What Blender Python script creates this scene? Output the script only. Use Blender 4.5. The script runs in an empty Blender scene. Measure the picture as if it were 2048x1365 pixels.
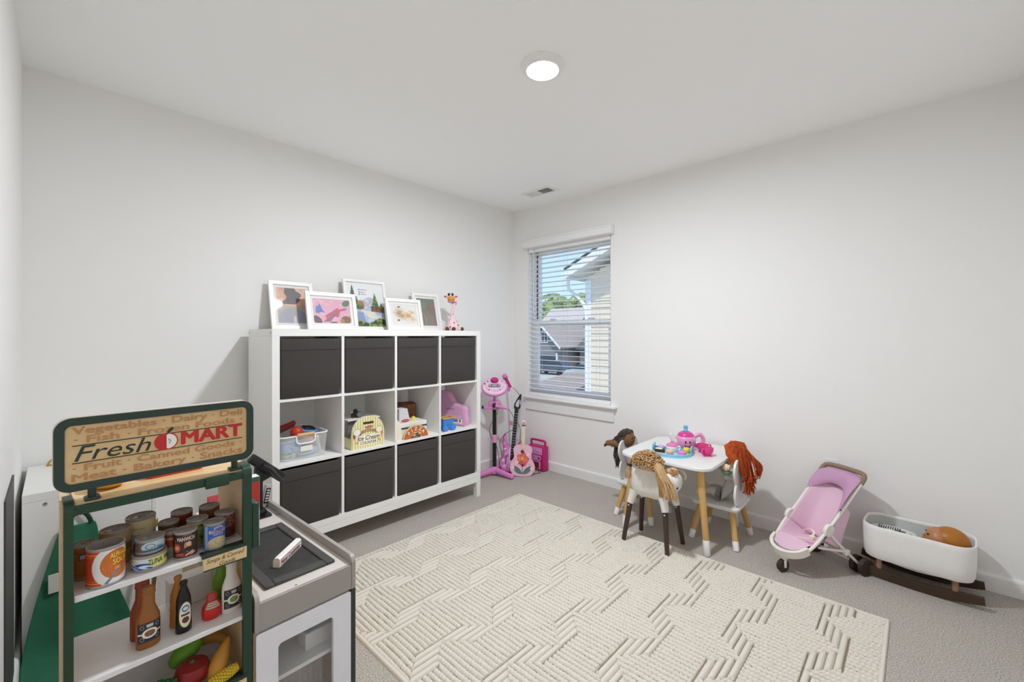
import bpy, bmesh, math, random
import numpy as np
from mathutils import Vector, Matrix

rng = random.Random(7)
nrng = np.random.default_rng(11)
RAD = math.radians
scene = bpy.context.scene
COL = scene.collection

# ---------------------------------------------------------------- camera
cam_d = bpy.data.cameras.new('camera')
cam_d.sensor_width = 36.0
cam_d.lens = 862.0 / 2048.0 * 36.0
cam_d.shift_y = -12.0 / 2048.0
cam_d.clip_start = 0.02
cam_d.clip_end = 400
cam = bpy.data.objects.new('camera', cam_d)
cam.location = (-3.104, -2.901, 1.235)
cam.rotation_euler = (RAD(90), 0, RAD(43.335 - 90))
COL.objects.link(cam)
scene.camera = cam

# ---------------------------------------------------------------- world, sun, exposure
scene.view_settings.view_transform = 'Standard'
scene.view_settings.look = 'None'
scene.view_settings.exposure = 0.80
scene.view_settings.gamma = 1.0
scene.view_settings.use_curve_mapping = False

# let light bounce on in the pale room
if hasattr(scene, 'cycles'):
    scene.cycles.max_bounces = 10
    scene.cycles.diffuse_bounces = 8
    scene.cycles.glossy_bounces = 3
    scene.cycles.transparent_max_bounces = 10
    scene.cycles.caustics_reflective = False
    scene.cycles.caustics_refractive = False
    scene.cycles.adaptive_threshold = 0.04

world = bpy.data.worlds.new('sky')
scene.world = world
world.use_nodes = True
wn, wl = world.node_tree.nodes, world.node_tree.links
wn.clear()
w_out = wn.new('ShaderNodeOutputWorld')
w_bg = wn.new('ShaderNodeBackground')
w_tc = wn.new('ShaderNodeTexCoord')
w_sep = wn.new('ShaderNodeSeparateXYZ')
w_ramp = wn.new('ShaderNodeValToRGB')
w_noise = wn.new('ShaderNodeTexNoise')
w_mix = wn.new('ShaderNodeMix')
w_cr = wn.new('ShaderNodeValToRGB')
w_mix.data_type = 'RGBA'
w_ramp.color_ramp.elements[0].position = 0.0
w_ramp.color_ramp.elements[0].color = (0.46, 0.65, 0.98, 1)
w_ramp.color_ramp.elements[1].position = 0.55
w_ramp.color_ramp.elements[1].color = (0.20, 0.40, 0.84, 1)
w_noise.inputs['Scale'].default_value = 2.2
w_noise.inputs['Detail'].default_value = 6
w_cr.color_ramp.elements[0].position = 0.56
w_cr.color_ramp.elements[0].color = (0, 0, 0, 1)
w_cr.color_ramp.elements[1].position = 0.80
w_cr.color_ramp.elements[1].color = (0.8, 0.8, 0.8, 1)
wl.new(w_tc.outputs['Generated'], w_sep.inputs[0])
wl.new(w_sep.outputs['Z'], w_ramp.inputs[0])
wl.new(w_tc.outputs['Generated'], w_noise.inputs['Vector'])
wl.new(w_noise.outputs['Fac'], w_cr.inputs[0])
wl.new(w_cr.outputs['Color'], w_mix.inputs['Factor'])
wl.new(w_ramp.outputs['Color'], w_mix.inputs['A'])
w_mix.inputs['B'].default_value = (0.95, 0.97, 1.0, 1)
wl.new(w_mix.outputs['Result'], w_bg.inputs['Color'])
w_bg.inputs['Strength'].default_value = 0.95
wl.new(w_bg.outputs[0], w_out.inputs[0])

sun_d = bpy.data.lights.new('sun', 'SUN')
sun_d.energy = 1.9
sun_d.angle = RAD(0.6)
sun_d.color = (1.0, 0.96, 0.9)
sun = bpy.data.objects.new('sun', sun_d)
sun.rotation_euler = (RAD(16), RAD(-26), 0)     # high sun from behind this house over the yard
COL.objects.link(sun)

# ---------------------------------------------------------------- colour and material helpers
def lin(c):
    return c / 12.92 if c <= 0.04045 else ((c + 0.055) / 1.055) ** 2.4
def hexc(s):
    s = s.lstrip('#')
    return tuple(lin(int(s[i:i + 2], 16) / 255.0) for i in (0, 2, 4))
def srgb_lin(a):
    a = np.asarray(a, dtype=np.float64)
    return np.where(a <= 0.04045, a / 12.92, ((np.maximum(a, 0) + 0.055) / 1.055) ** 2.4)

MATS = {}
def mat(name, col, rough=0.5, metal=0.0, noise=(30.0, 0.05), bump=None, coat=0.0, trans=0.0, alpha=1.0,
        emit=0.0, sheen=0.0, stretch=(1, 1, 1), ior=1.45, spec=0.5, detail=3, bdist=0.002):
    if name in MATS:
        return MATS[name]
    m = bpy.data.materials.new(name)
    m.use_nodes = True
    nt = m.node_tree
    N, L = nt.nodes, nt.links
    b = N['Principled BSDF']
    c = hexc(col) if isinstance(col, str) else col
    b.inputs['Roughness'].default_value = rough
    b.inputs['Metallic'].default_value = metal
    b.inputs['Coat Weight'].default_value = coat
    b.inputs['Transmission Weight'].default_value = trans
    b.inputs['Alpha'].default_value = alpha
    b.inputs['IOR'].default_value = ior
    b.inputs['Specular IOR Level'].default_value = spec
    if sheen:
        b.inputs['Sheen Weight'].default_value = sheen
    tc = N.new('ShaderNodeTexCoord')
    mp = N.new('ShaderNodeMapping')
    mp.inputs['Scale'].default_value = stretch
    L.new(tc.outputs['Object'], mp.inputs['Vector'])
    if noise:
        nz = N.new('ShaderNodeTexNoise')
        nz.inputs['Scale'].default_value = noise[0]
        nz.inputs['Detail'].default_value = detail
        L.new(mp.outputs[0], nz.inputs['Vector'])
        mx = N.new('ShaderNodeMix')
        mx.data_type = 'RGBA'
        a = noise[1]
        mx.inputs['A'].default_value = (*[x * (1 - a) for x in c], 1)
        mx.inputs['B'].default_value = (*[min(1, x * (1 + a)) for x in c], 1)
        if len(noise) > 2:
            mx.inputs['B'].default_value = (*hexc(noise[2]), 1)
            mx.inputs['A'].default_value = (*c, 1)
            cr = N.new('ShaderNodeValToRGB')
            cr.color_ramp.elements[0].position = 0.5 - a
            cr.color_ramp.elements[1].position = 0.5 + a
            L.new(nz.outputs['Fac'], cr.inputs[0])
            L.new(cr.outputs['Color'], mx.inputs['Factor'])
        else:
            L.new(nz.outputs['Fac'], mx.inputs['Factor'])
        L.new(mx.outputs['Result'], b.inputs['Base Color'])
        if emit:
            L.new(mx.outputs['Result'], b.inputs['Emission Color'])
    else:
        b.inputs['Base Color'].default_value = (*c, 1)
        if emit:
            b.inputs['Emission Color'].default_value = (*c, 1)
    b.inputs['Emission Strength'].default_value = emit
    if bump:
        bz = N.new('ShaderNodeTexNoise')
        bz.inputs['Scale'].default_value = bump[0]
        bz.inputs['Detail'].default_value = 2
        L.new(mp.outputs[0], bz.inputs['Vector'])
        bp = N.new('ShaderNodeBump')
        bp.inputs['Strength'].default_value = bump[1]
        bp.inputs['Distance'].default_value = bdist
        L.new(bz.outputs['Fac'], bp.inputs['Height'])
        L.new(bp.outputs[0], b.inputs['Normal'])
    MATS[name] = m
    return m

def wood(name, c1, c2, rough=0.5, stretch=(30, 30, 2), scale=1.0):
    return mat(name, c1, rough, noise=(scale, 0.28, c2), stretch=stretch, detail=5)

def print_mat(name='printed_paper', rough=0.45, coat=0.0):
    if name in MATS:
        return MATS[name]
    m = bpy.data.materials.new(name)
    m.use_nodes = True
    N, L = m.node_tree.nodes, m.node_tree.links
    b = N['Principled BSDF']
    at = N.new('ShaderNodeAttribute')
    at.attribute_name = 'Col'
    L.new(at.outputs['Color'], b.inputs['Base Color'])
    b.inputs['Roughness'].default_value = rough
    b.inputs['Coat Weight'].default_value = coat
    MATS[name] = m
    return m

def clear_glass(name, tint, rough):
    # thin pane: see-through with a weak mirror that strengthens at grazing angles
    m = bpy.data.materials.new(name); m.use_nodes = True
    N, L = m.node_tree.nodes, m.node_tree.links
    N.clear()
    o, t, g, x = N.new('ShaderNodeOutputMaterial'), N.new('ShaderNodeBsdfTransparent'), N.new('ShaderNodeBsdfGlossy'), N.new('ShaderNodeMixShader')
    lw, pw, ma = N.new('ShaderNodeLayerWeight'), N.new('ShaderNodeMath'), N.new('ShaderNodeMath')
    t.inputs['Color'].default_value = (*tint, 1); g.inputs['Roughness'].default_value = rough
    pw.operation = 'POWER'; pw.inputs[1].default_value = 5.0
    ma.operation = 'MULTIPLY_ADD'; ma.inputs[1].default_value = 0.6; ma.inputs[2].default_value = 0.03
    L.new(lw.outputs['Facing'], pw.inputs[0]); L.new(pw.outputs[0], ma.inputs[0]); L.new(ma.outputs[0], x.inputs[0])
    L.new(t.outputs[0], x.inputs[1]); L.new(g.outputs[0], x.inputs[2]); L.new(x.outputs[0], o.inputs['Surface'])
    return m

# ---------------------------------------------------------------- mesh helpers
def T(x=0, y=0, z=0, rx=0, ry=0, rz=0, s=1):
    m = Matrix.Translation((x, y, z)) @ Matrix.Rotation(RAD(rz), 4, 'Z') @ Matrix.Rotation(RAD(ry), 4, 'Y') @ Matrix.Rotation(RAD(rx), 4, 'X')
    if s != 1:
        m = m @ (Matrix.Diagonal((*s, 1)) if isinstance(s, tuple) else Matrix.Scale(s, 4))
    return m

_bevcache = {}
def bev_box(sx, sy, sz, bev, seg):
    k = (round(sx, 5), round(sy, 5), round(sz, 5), round(bev, 5), seg)
    if k not in _bevcache:
        bm = bmesh.new()
        bmesh.ops.create_cube(bm, size=1)
        bmesh.ops.scale(bm, vec=(sx, sy, sz), verts=bm.verts)
        bmesh.ops.bevel(bm, geom=list(bm.edges), offset=min(bev, 0.49 * min(sx, sy, sz)), segments=seg, affect='EDGES', profile=0.5)
        bm.verts.index_update()
        _bevcache[k] = ([tuple(v.co) for v in bm.verts], [[v.index for v in f.verts] for f in bm.faces])
        bm.free()
    return _bevcache[k]

class MB:
    def __init__(self):
        self.v, self.f = [], []
    def add(self, vs, fs, M=None):
        o = len(self.v)
        if M is None:
            self.v.extend(tuple(p) for p in vs)
        else:
            self.v.extend(tuple(M @ Vector(p)) for p in vs)
        self.f.extend([[i + o for i in f] for f in fs])
        return self
    def box(self, x0, x1, y0, y1, z0, z1, bev=0.0, seg=1, M=None):
        if bev:
            vs, fs = bev_box(abs(x1 - x0), abs(y1 - y0), abs(z1 - z0), bev, seg)
            c = Vector(((x0 + x1) / 2, (y0 + y1) / 2, (z0 + z1) / 2))
            return self.add([tuple(Vector(p) + c) for p in vs], fs, M)
        vs = [(x0, y0, z0), (x1, y0, z0), (x1, y1, z0), (x0, y1, z0), (x0, y0, z1), (x1, y0, z1), (x1, y1, z1), (x0, y1, z1)]
        fs = [[3, 2, 1, 0], [4, 5, 6, 7], [0, 1, 5, 4], [1, 2, 6, 5], [2, 3, 7, 6], [3, 0, 4, 7]]
        return self.add(vs, fs, M)
    def tube(self, pts, r, n=8, cap=True, closed=False, flat=None, M=None):
        P = [Vector(p) for p in pts]
        m = len(P)
        rs = r if isinstance(r, (list, tuple)) else [r] * m
        vs, fs = [], []
        up = None
        for i in range(m):
            if closed:
                t = P[(i + 1) % m] - P[i - 1]
            else:
                t = P[min(i + 1, m - 1)] - P[max(i - 1, 0)]
            if t.length < 1e-9:
                t = Vector((0, 0, 1))
            t.normalize()
            if up is None:
                a = Vector((0, 0, 1)) if abs(t.z) < 0.9 else Vector((0, 1, 0))
                up = (a - t * a.dot(t)).normalized()
            else:
                up = up - t * up.dot(t)
                up = up.normalized() if up.length > 1e-6 else t.orthogonal().normalized()
            sd = t.cross(up)
            for k in range(n):
                a = 2 * math.pi * k / n
                q = up * (math.cos(a) * (flat or 1)) + sd * math.sin(a)
                vs.append(P[i] + q * rs[i])
        for i in range(m if closed else m - 1):
            j = (i + 1) % m
            for k in range(n):
                l = (k + 1) % n
                fs.append([i * n + k, i * n + l, j * n + l, j * n + k])
        if cap and not closed:
            fs.append(list(range(n - 1, -1, -1)))
            fs.append([(m - 1) * n + k for k in range(n)])
        return self.add(vs, fs, M)
    def cyl(self, p0, p1, r0, r1=None, n=16, M=None):
        return self.tube([p0, p1], [r0, r0 if r1 is None else r1], n, M=M)
    def lathe(self, prof, n=24, M=None, sx=1.0, sy=1.0, caps=True):
        vs, fs = [], []
        for r, z in prof:
            for k in range(n):
                a = 2 * math.pi * k / n
                vs.append((r * math.cos(a) * sx, r * math.sin(a) * sy, z))
        for i in range(len(prof) - 1):
            for k in range(n):
                l = (k + 1) % n
                fs.append([i * n + k, i * n + l, (i + 1) * n + l, (i + 1) * n + k])
        if caps and prof[0][0] > 1e-5:
            fs.append(list(range(n - 1, -1, -1)))
        if caps and prof[-1][0] > 1e-5:
            fs.append([(len(prof) - 1) * n + k for k in range(n)])
        return self.add(vs, fs, M)
    def ell(self, c, r, nu=16, nv=10, M=None):
        r = r if isinstance(r, (tuple, list)) else (r, r, r)
        vs, fs = [(c[0], c[1], c[2] - r[2])], []
        for j in range(1, nv):
            b = -math.pi / 2 + math.pi * j / nv
            for k in range(nu):
                a = 2 * math.pi * k / nu
                vs.append((c[0] + r[0] * math.cos(b) * math.cos(a), c[1] + r[1] * math.cos(b) * math.sin(a), c[2] + r[2] * math.sin(b)))
        vs.append((c[0], c[1], c[2] + r[2]))
        top = len(vs) - 1
        for k in range(nu):
            l = (k + 1) % nu
            fs.append([0, 1 + l, 1 + k])
            for j in range(nv - 2):
                fs.append([1 + j * nu + k, 1 + j * nu + l, 1 + (j + 1) * nu + l, 1 + (j + 1) * nu + k])
            fs.append([top, 1 + (nv - 2) * nu + k, 1 + (nv - 2) * nu + l])
        return self.add(vs, fs, M)
    def prism(self, out, z0, z1, M=None):
        n = len(out)
        vs = [(x, y, z0) for x, y in out] + [(x, y, z1) for x, y in out]
        fs = [list(range(n - 1, -1, -1)), list(range(n, 2 * n))]
        fs += [[i, (i + 1) % n, n + (i + 1) % n, n + i] for i in range(n)]
        return self.add(vs, fs, M)
    def ring(self, out, inn, z0, z1, M=None):
        n = len(out)
        vs = [(x, y, z) for z in (z0, z1) for o in (out, inn) for x, y in o]
        fs = []
        for i in range(n):
            j = (i + 1) % n
            fs += [[i, j, 2 * n + j, 2 * n + i], [n + j, n + i, 3 * n + i, 3 * n + j], [2 * n + i, 2 * n + j, 3 * n + j, 3 * n + i], [j, i, n + i, n + j]]
        return self.add(vs, fs, M)
    def loft(self, rings, cap=True, M=None):
        n = len(rings[0])
        vs = [p for r in rings for p in r]
        fs = []
        for i in range(len(rings) - 1):
            for k in range(n):
                l = (k + 1) % n
                fs.append([i * n + k, i * n + l, (i + 1) * n + l, (i + 1) * n + k])
        if cap:
            fs.append(list(range(n - 1, -1, -1)))
            fs.append([(len(rings) - 1) * n + k for k in range(n)])
        return self.add(vs, fs, M)
    def mesh(self, name, m, smooth=True, angle=38):
        me = bpy.data.meshes.new(name)
        me.from_pydata([tuple(p) for p in self.v], [], self.f)
        if m is not None:
            me.materials.append(m)
        if smooth:
            me.shade_smooth()
            me.set_sharp_from_angle(angle=RAD(angle))
        me.update()
        return me
    def build(self, name, m, parent=None, smooth=True, angle=38, M=None):
        o = bpy.data.objects.new(name, self.mesh(name, m, smooth, angle))
        COL.objects.link(o)
        if parent is not None:
            o.parent = parent
        if M is not None:
            o.matrix_local = M
        return o

def rrect(w, h, r, n=6, cx=0, cy=0):
    out = []
    for sx, sy, a0 in ((1, 1, 0), (-1, 1, 90), (-1, -1, 180), (1, -1, 270)):
        for k in range(n + 1):
            a = RAD(a0 + 90 * k / n)
            out.append((cx + sx * (w / 2 - r) + r * math.cos(a), cy + sy * (h / 2 - r) + r * math.sin(a)))
    return out
def ellipse(rx, ry, n=32, cx=0, cy=0):
    return [(cx + rx * math.cos(2 * math.pi * k / n), cy + ry * math.sin(2 * math.pi * k / n)) for k in range(n)]
def smooth_path(pts, k=6, closed=False):
    P = [Vector(p) for p in pts]
    n = len(P)
    res = []
    for i in range(n if closed else n - 1):
        if closed:
            a, b, c, d = P[i - 1], P[i], P[(i + 1) % n], P[(i + 2) % n]
        else:
            a, b, c, d = P[max(i - 1, 0)], P[i], P[i + 1], P[min(i + 2, n - 1)]
        for j in range(k):
            t = j / k
            res.append(0.5 * ((2 * b) + (c - a) * t + (2 * a - 5 * b + 4 * c - d) * t * t + (3 * b - a - 3 * c + d) * t ** 3))
    if not closed:
        res.append(P[-1])
    return res
def smooth2(pts, k=5):
    return [(p.x, p.y) for p in smooth_path([(x, y, 0) for x, y in pts], k, True)]

def tag(o, label=None, cat=None, group=None, kind=None):
    if label:
        o['label'] = label
    if cat:
        o['category'] = cat
    if group:
        o['group'] = group
    if kind:
        o['kind'] = kind
    return o
def thing(name, label, cat, loc=(0, 0, 0), rz=0.0, group=None):
    o = bpy.data.objects.new(name, None)
    o.empty_display_size = 0.05
    o.location = loc
    o.rotation_euler = (0, 0, RAD(rz))
    COL.objects.link(o)
    return tag(o, label, cat, group)
def struct(o):
    o['kind'] = 'structure'
    return o
def copy_tree(o, parent=None):
    c = o.copy()
    COL.objects.link(c)
    c.parent = parent
    for ch in [x for x in bpy.data.objects if x.parent == o]:
        copy_tree(ch, c)
    return c

def printed(name, parent, nx, ny, pos, colour, m=None, thick=None):
    """a grid of small faces laid over pos(u, v), coloured face by face by colour(U, V) in sRGB"""
    us, vs = np.linspace(0, 1, nx + 1), np.linspace(0, 1, ny + 1)
    verts = [tuple(pos(u, v)) for v in vs for u in us]
    faces = [[j * (nx + 1) + i, j * (nx + 1) + i + 1, (j + 1) * (nx + 1) + i + 1, (j + 1) * (nx + 1) + i] for j in range(ny) for i in range(nx)]
    me = bpy.data.meshes.new(name)
    me.from_pydata(verts, [], faces)
    U, V = np.meshgrid((us[:-1] + us[1:]) / 2, (vs[:-1] + vs[1:]) / 2)
    c = np.clip(colour(U.ravel(), V.ravel()), 0, 1)
    c = np.concatenate([srgb_lin(c), np.ones((len(c), 1))], 1)
    at = me.attributes.new('Col', 'FLOAT_COLOR', 'CORNER')
    at.data.foreach_set('color', np.repeat(c, 4, axis=0).astype(np.float32).ravel())
    me.materials.append(m or print_mat())
    me.shade_smooth()
    o = bpy.data.objects.new(name, me)
    COL.objects.link(o)
    o.parent = parent
    return o

class Paint:
    """flat print: layers of colour on a unit square"""
    def __init__(self, U, V, base):
        self.U, self.V = U, V
        self.c = np.tile(np.array(self.h(base)), (len(U), 1))
    @staticmethod
    def h(s):
        s = s.lstrip('#')
        return [int(s[i:i + 2], 16) / 255 for i in (0, 2, 4)]
    def put(self, mask, col, a=1.0):
        m = np.asarray(mask, dtype=float) * a
        self.c = self.c * (1 - m[:, None]) + np.array(self.h(col)) * m[:, None]
        return self
    def ell(self, cx, cy, rx, ry, col, a=1.0, rot=0):
        c, s = math.cos(RAD(rot)), math.sin(RAD(rot))
        x, y = self.U - cx, self.V - cy
        return self.put(((x * c + y * s) / rx) ** 2 + ((-x * s + y * c) / ry) ** 2 < 1, col, a)
    def rect(self, x0, x1, y0, y1, col, a=1.0):
        return self.put((self.U > x0) & (self.U < x1) & (self.V > y0) & (self.V < y1), col, a)
    def poly(self, pts, col, a=1.0):
        inside = np.zeros(len(self.U), bool)
        n = len(pts)
        for i in range(n):
            x0, y0 = pts[i]
            x1, y1 = pts[(i + 1) % n]
            if y0 == y1:
                continue
            cr = ((y0 > self.V) != (y1 > self.V)) & (self.U < (x1 - x0) * (self.V - y0) / (y1 - y0) + x0)
            inside ^= cr
        return self.put(inside, col, a)
    def speck(self, mask, col, p, seed=1, a=1.0):
        r = np.random.default_rng(seed).random(len(self.U))
        return self.put(mask & (r < p), col, a)
    def jitter(self, s, seed=2):
        self.c = self.c + np.random.default_rng(seed).normal(0, s, (len(self.U), 1))
        return self

def text_geo(s, size=1.0, shear=0.0, bold=0.0, space=1.0, align='CENTER', xs=1.0):
    cu = bpy.data.curves.new('lettering', 'FONT')
    cu.body = s
    cu.size = size
    cu.shear = shear
    cu.space_character = space
    cu.align_x = align
    cu.align_y = 'CENTER'
    cu.resolution_u = 3
    ob = bpy.data.objects.new('lettering', cu)
    me = ob.to_mesh()
    vs = [(v.co.x * xs, v.co.y, 0) for v in me.vertices]
    fs = [list(p.vertices) for p in me.polygons]
    if bold:                             # heavier strokes: the same outlines set again a hair to each side
        d, n0, v0, f0 = bold * size * .45, len(vs), list(vs), list(fs)
        for q, (ox, oy) in enumerate(((d, 0), (-d, 0), (0, d * .6), (0, -d * .6))):
            vs += [(x + ox, y + oy, q + 1) for x, y, _ in v0]
            fs += [[i + n0 * (q + 1) for i in f] for f in f0]
    ob.to_mesh_clear()
    bpy.data.objects.remove(ob)
    bpy.data.curves.remove(cu)
    return vs, fs
def raised(pos, x, y, q):
    # layer q of heavy lettering sits a hair above the layer before
    p = Vector(pos(x, y))
    if q:
        e = 1e-3
        n = (Vector(pos(x + e, y)) - p).cross(Vector(pos(x, y + e)) - p)
        p = p + n.normalized() * (q * 7e-5)
    return p
def lettering(parent, items, m, pos, name='lettering'):
    """items: (text, x, y, size, kwargs[, rotation]); pos(x, y) puts a point of the label on its surface"""
    mb = MB()
    for it in items:
        s, x, y, size = it[:4]
        kw = dict(it[4]) if len(it) > 4 else {}
        rot = RAD(kw.pop('rot', 0))
        vs, fs = text_geo(s, size, **kw)
        c, sn = math.cos(rot), math.sin(rot)
        mb.add([raised(pos, x + a * c - b * sn, y + a * sn + b * c, q) for a, b, q in vs], fs)
    return mb.build(name, m, parent, smooth=False)

# ---------------------------------------------------------------- shared materials
WALL = mat('wall_paint', '#f0efed', 0.85, noise=(6, 0.008), bump=(220, 0.06))
CEIL = mat('ceiling_paint', '#fafaf9', 0.9, noise=(5, 0.005), bump=(260, 0.08))
TRIM = mat('trim_paint', '#efefee', 0.35, noise=(12, 0.01))
WHITE = mat('white_laminate', '#eeedea', 0.42, noise=(14, 0.012))
WHITE_PL = mat('white_plastic', '#efeeec', 0.35, noise=(20, 0.015))
BLACK = mat('black_plastic', '#1b1b1c', 0.35, noise=(30, 0.1))
# ================================================================= THE ROOM
CARPET = bpy.data.materials.new('carpet_pile')
CARPET.use_nodes = True
_N, _L = CARPET.node_tree.nodes, CARPET.node_tree.links
_b = _N['Principled BSDF']
_b.inputs['Roughness'].default_value = 0.98
_b.inputs['Specular IOR Level'].default_value = 0.1
_tc = _N.new('ShaderNodeTexCoord')
_n1 = _N.new('ShaderNodeTexNoise'); _n1.inputs['Scale'].default_value = 185; _n1.inputs['Detail'].default_value = 4
_n2 = _N.new('ShaderNodeTexNoise'); _n2.inputs['Scale'].default_value = 5; _n2.inputs['Detail'].default_value = 4
_m1 = _N.new('ShaderNodeMix'); _m1.data_type = 'RGBA'
_m1.inputs['A'].default_value = (*hexc('#a59c93'), 1); _m1.inputs['B'].default_value = (*hexc('#dfd8cf'), 1)
_r1 = _N.new('ShaderNodeValToRGB'); _r1.color_ramp.elements[0].position = 0.33; _r1.color_ramp.elements[1].position = 0.67
_m2 = _N.new('ShaderNodeMix'); _m2.data_type = 'RGBA'; _m2.blend_type = 'MULTIPLY'; _m2.inputs['Factor'].default_value = 0.10
_bp = _N.new('ShaderNodeBump'); _bp.inputs['Strength'].default_value = 0.9; _bp.inputs['Distance'].default_value = 0.009
for _n in (_n1, _n2):
    _L.new(_tc.outputs['Object'], _n.inputs['Vector'])
_L.new(_n1.outputs['Fac'], _r1.inputs[0]); _L.new(_r1.outputs['Color'], _m1.inputs['Factor'])
_L.new(_m1.outputs['Result'], _m2.inputs['A']); _L.new(_n2.outputs['Color'], _m2.inputs['B'])
_L.new(_m2.outputs['Result'], _b.inputs['Base Color'])
_L.new(_n1.outputs['Fac'], _bp.inputs['Height']); _L.new(_bp.outputs[0], _b.inputs['Normal'])

XL, YF, HC = -3.205, -3.36, 2.44
struct(MB().box(XL - .12, .14, YF - .12, .12, -.12, 0).build('floor', CARPET, smooth=False))
struct(MB().box(XL - .12, .14, YF - .12, .12, HC, HC + .12).build('ceiling', CEIL, smooth=False))
struct(MB().box(XL - .12, .14, 0, .12, 0, HC).build('wall_back', WALL, smooth=False))
struct(MB().box(XL - .12, XL, YF, 0, 0, HC).build('wall_left', WALL, smooth=False))
struct(MB().box(XL - .12, .14, YF - .12, YF, 0, HC).build('wall_front', WALL, smooth=False))
WY0, WY1, WZ0, WZ1 = -1.078, -.18, .66, 2.062
mb = MB()
mb.box(0, .14, YF, WY0, 0, HC).box(0, .14, WY1, 0, 0, HC).box(0, .14, WY0, WY1, 0, WZ0).box(0, .14, WY0, WY1, WZ1, HC)
struct(mb.build('wall_right', WALL, smooth=False))
def base_profile(name, a, b, nrm):
    mb = MB()
    d = Vector((b[0] - a[0], b[1] - a[1], 0))
    prof = [(0, 0), (.014, 0), (.014, .07), (.011, .079), (.004, .082), (0, .082)]
    ra = [(a[0] + nrm[0] * p, a[1] + nrm[1] * p, z) for p, z in prof]
    rb = [(b[0] + nrm[0] * p, b[1] + nrm[1] * p, z) for p, z in prof]
    mb.loft([ra, rb])
    struct(mb.build(name, TRIM, smooth=False))
base_profile('baseboard_back', (XL + .0142, -.0002), (-.0142, -.0002), (0, -1))
base_profile('baseboard_right', (-.0002, YF + .0002), (-.0002, -.0002), (-1, 0))
base_profile('baseboard_left', (XL + .0002, -.0002), (XL + .0002, YF + .0002), (1, 0))

# ---- ceiling lamp
lamp = thing('ceiling_light', 'round white flush disc light glowing on the ceiling', 'lamp', (-1.611, -1.68, HC))
mb = MB().lathe([(.0, 0.0), (.098, 0.0), (.098, -.004), (.094, -.012), (.078, -.024), (.0715, -.027), (.0705, -.022), (.0, -.022)], 48)
mb.build('trim_ring', WHITE_PL, lamp)
LENS = mat('lamp_lens', (1.0, 0.985, 0.95), 0.4, noise=None, emit=16.0)
MB().lathe([(.0, -.0225), (.069, -.0225), (.068, -.0262), (.05, -.0295), (.0, -.031)], 48).build('diffuser', LENS, lamp)
ld = bpy.data.lights.new('ceiling_light_bulb', 'AREA')
ld.shape = 'DISK'; ld.size = .15; ld.energy = 21.0; ld.spread = RAD(178); ld.color = (0.885, 0.935, 1.0)
lo = bpy.data.objects.new('bulb', ld)
lo.location = (0, 0, -.034)
COL.objects.link(lo); lo.parent = lamp

# ---- ceiling register
vent = thing('ceiling_vent', 'white rectangular louvred air register near the ceiling corner', 'vent', (-.31, -.583, HC))
mb = MB().ring([(-.075, -.15), (.075, -.15), (.075, .15), (-.075, .15)], [(-.048, -.122), (.048, -.122), (.048, .122), (-.048, .122)], -.006, 0)
mb.build('frame', WHITE_PL, vent, smooth=False)
MB().box(-.048, .048, -.122, .122, -.0012, 0).build('backing', mat('vent_dark', '#55575c', .7), vent, smooth=False)
MB().box(-.048, .048, -.004, .004, -.006, -.0012).build('centre_bar', WHITE_PL, vent, smooth=False)
sl = MB().box(-.048, .048, -.0045, .0045, -.0004, .0004).mesh('slat', WHITE_PL, False)
for half, tilt in ((-1, 50), (1, -50)):
    for k in range(9):
        o = bpy.data.objects.new('slat', sl)
        COL.objects.link(o); o.parent = vent
        o.matrix_local = T(0, half * (.012 + .0122 * k + .005), -.0045, rx=tilt)

# ---- wall outlet
out = thing('wall_outlet', 'white double power outlet plate above the baseboard behind the stroller', 'outlet', (-.0002, -2.53, .455))
MB().box(-.005, 0, -.036, .036, -.057, .057, .002).build('cover_plate', WHITE_PL, out)
for dz in (-.02, .02):
    o = MB().prism(rrect(.034, .028, .008), 0, .002, T(-.005, 0, dz, ry=-90)).build('socket', mat('outlet_face', '#e4e3df', .4), out)
    for dy in (-.007, .007):
        MB().box(-.0078, -.007, dy - .001, dy + .001, dz - .004, dz + .005).build('slot', BLACK, o, smooth=False)
MB().lathe([(0, 0), (.003, 0), (.002, .001), (0, .001)], 10, T(-.005, 0, 0, ry=-90)).build('screw', mat('steel', '#b4b4b4', .3, .8), out)

# ================================================================= WINDOW
win = bpy.data.objects.new('window_1', None); COL.objects.link(win); struct(win)
VINYL = mat('window_vinyl', '#f2f3f5', .3, noise=(12, .01))
GLASS = clear_glass('window_glass', (.97, .98, .985), .02)
y0, y1, z0, z1 = WY0 + .001, WY1 - .001, WZ0 + .001, WZ1 - .001
mb = MB()
fw = .028
mb.box(.075, .139, y0, y0 + fw, z0, z1).box(.075, .139, y1 - fw, y1, z0, z1).box(.075, .139, y0 + fw, y1 - fw, z0, z0 + fw).box(.075, .139, y0 + fw, y1 - fw, z1 - fw, z1)
mb.build('window_frame', VINYL, win, smooth=False)
def sash(name, x0, x1, za, zb, bot, top):
    a, b = y0 + fw + .001, y1 - fw - .001
    mb = MB()
    mb.box(x0, x1, a, a + .038, za, zb).box(x0, x1, b - .038, b, za, zb).box(x0, x1, a + .038, b - .038, za, za + bot).box(x0, x1, a + .038, b - .038, zb - top, zb)
    s = mb.build(name, VINYL, win, smooth=False)
    MB().box((x0 + x1) / 2 - .002, (x0 + x1) / 2 + .002, a + .038, b - .038, za + bot, zb - top).build('pane', GLASS, s, smooth=False)
    return s
up = sash('upper_sash', .108, .134, 1.325, z1 - fw - .001, .036, .036)
lo_s = sash('lower_sash', .079, .105, z0 + fw + .001, 1.372, .05, .036)
for yy in (-.42, -.84):
    MB().box(.072, .098, yy - .03, yy + .03, 1.3725, 1.386, .005, 2).build('sash_lock', VINYL, lo_s)
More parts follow.
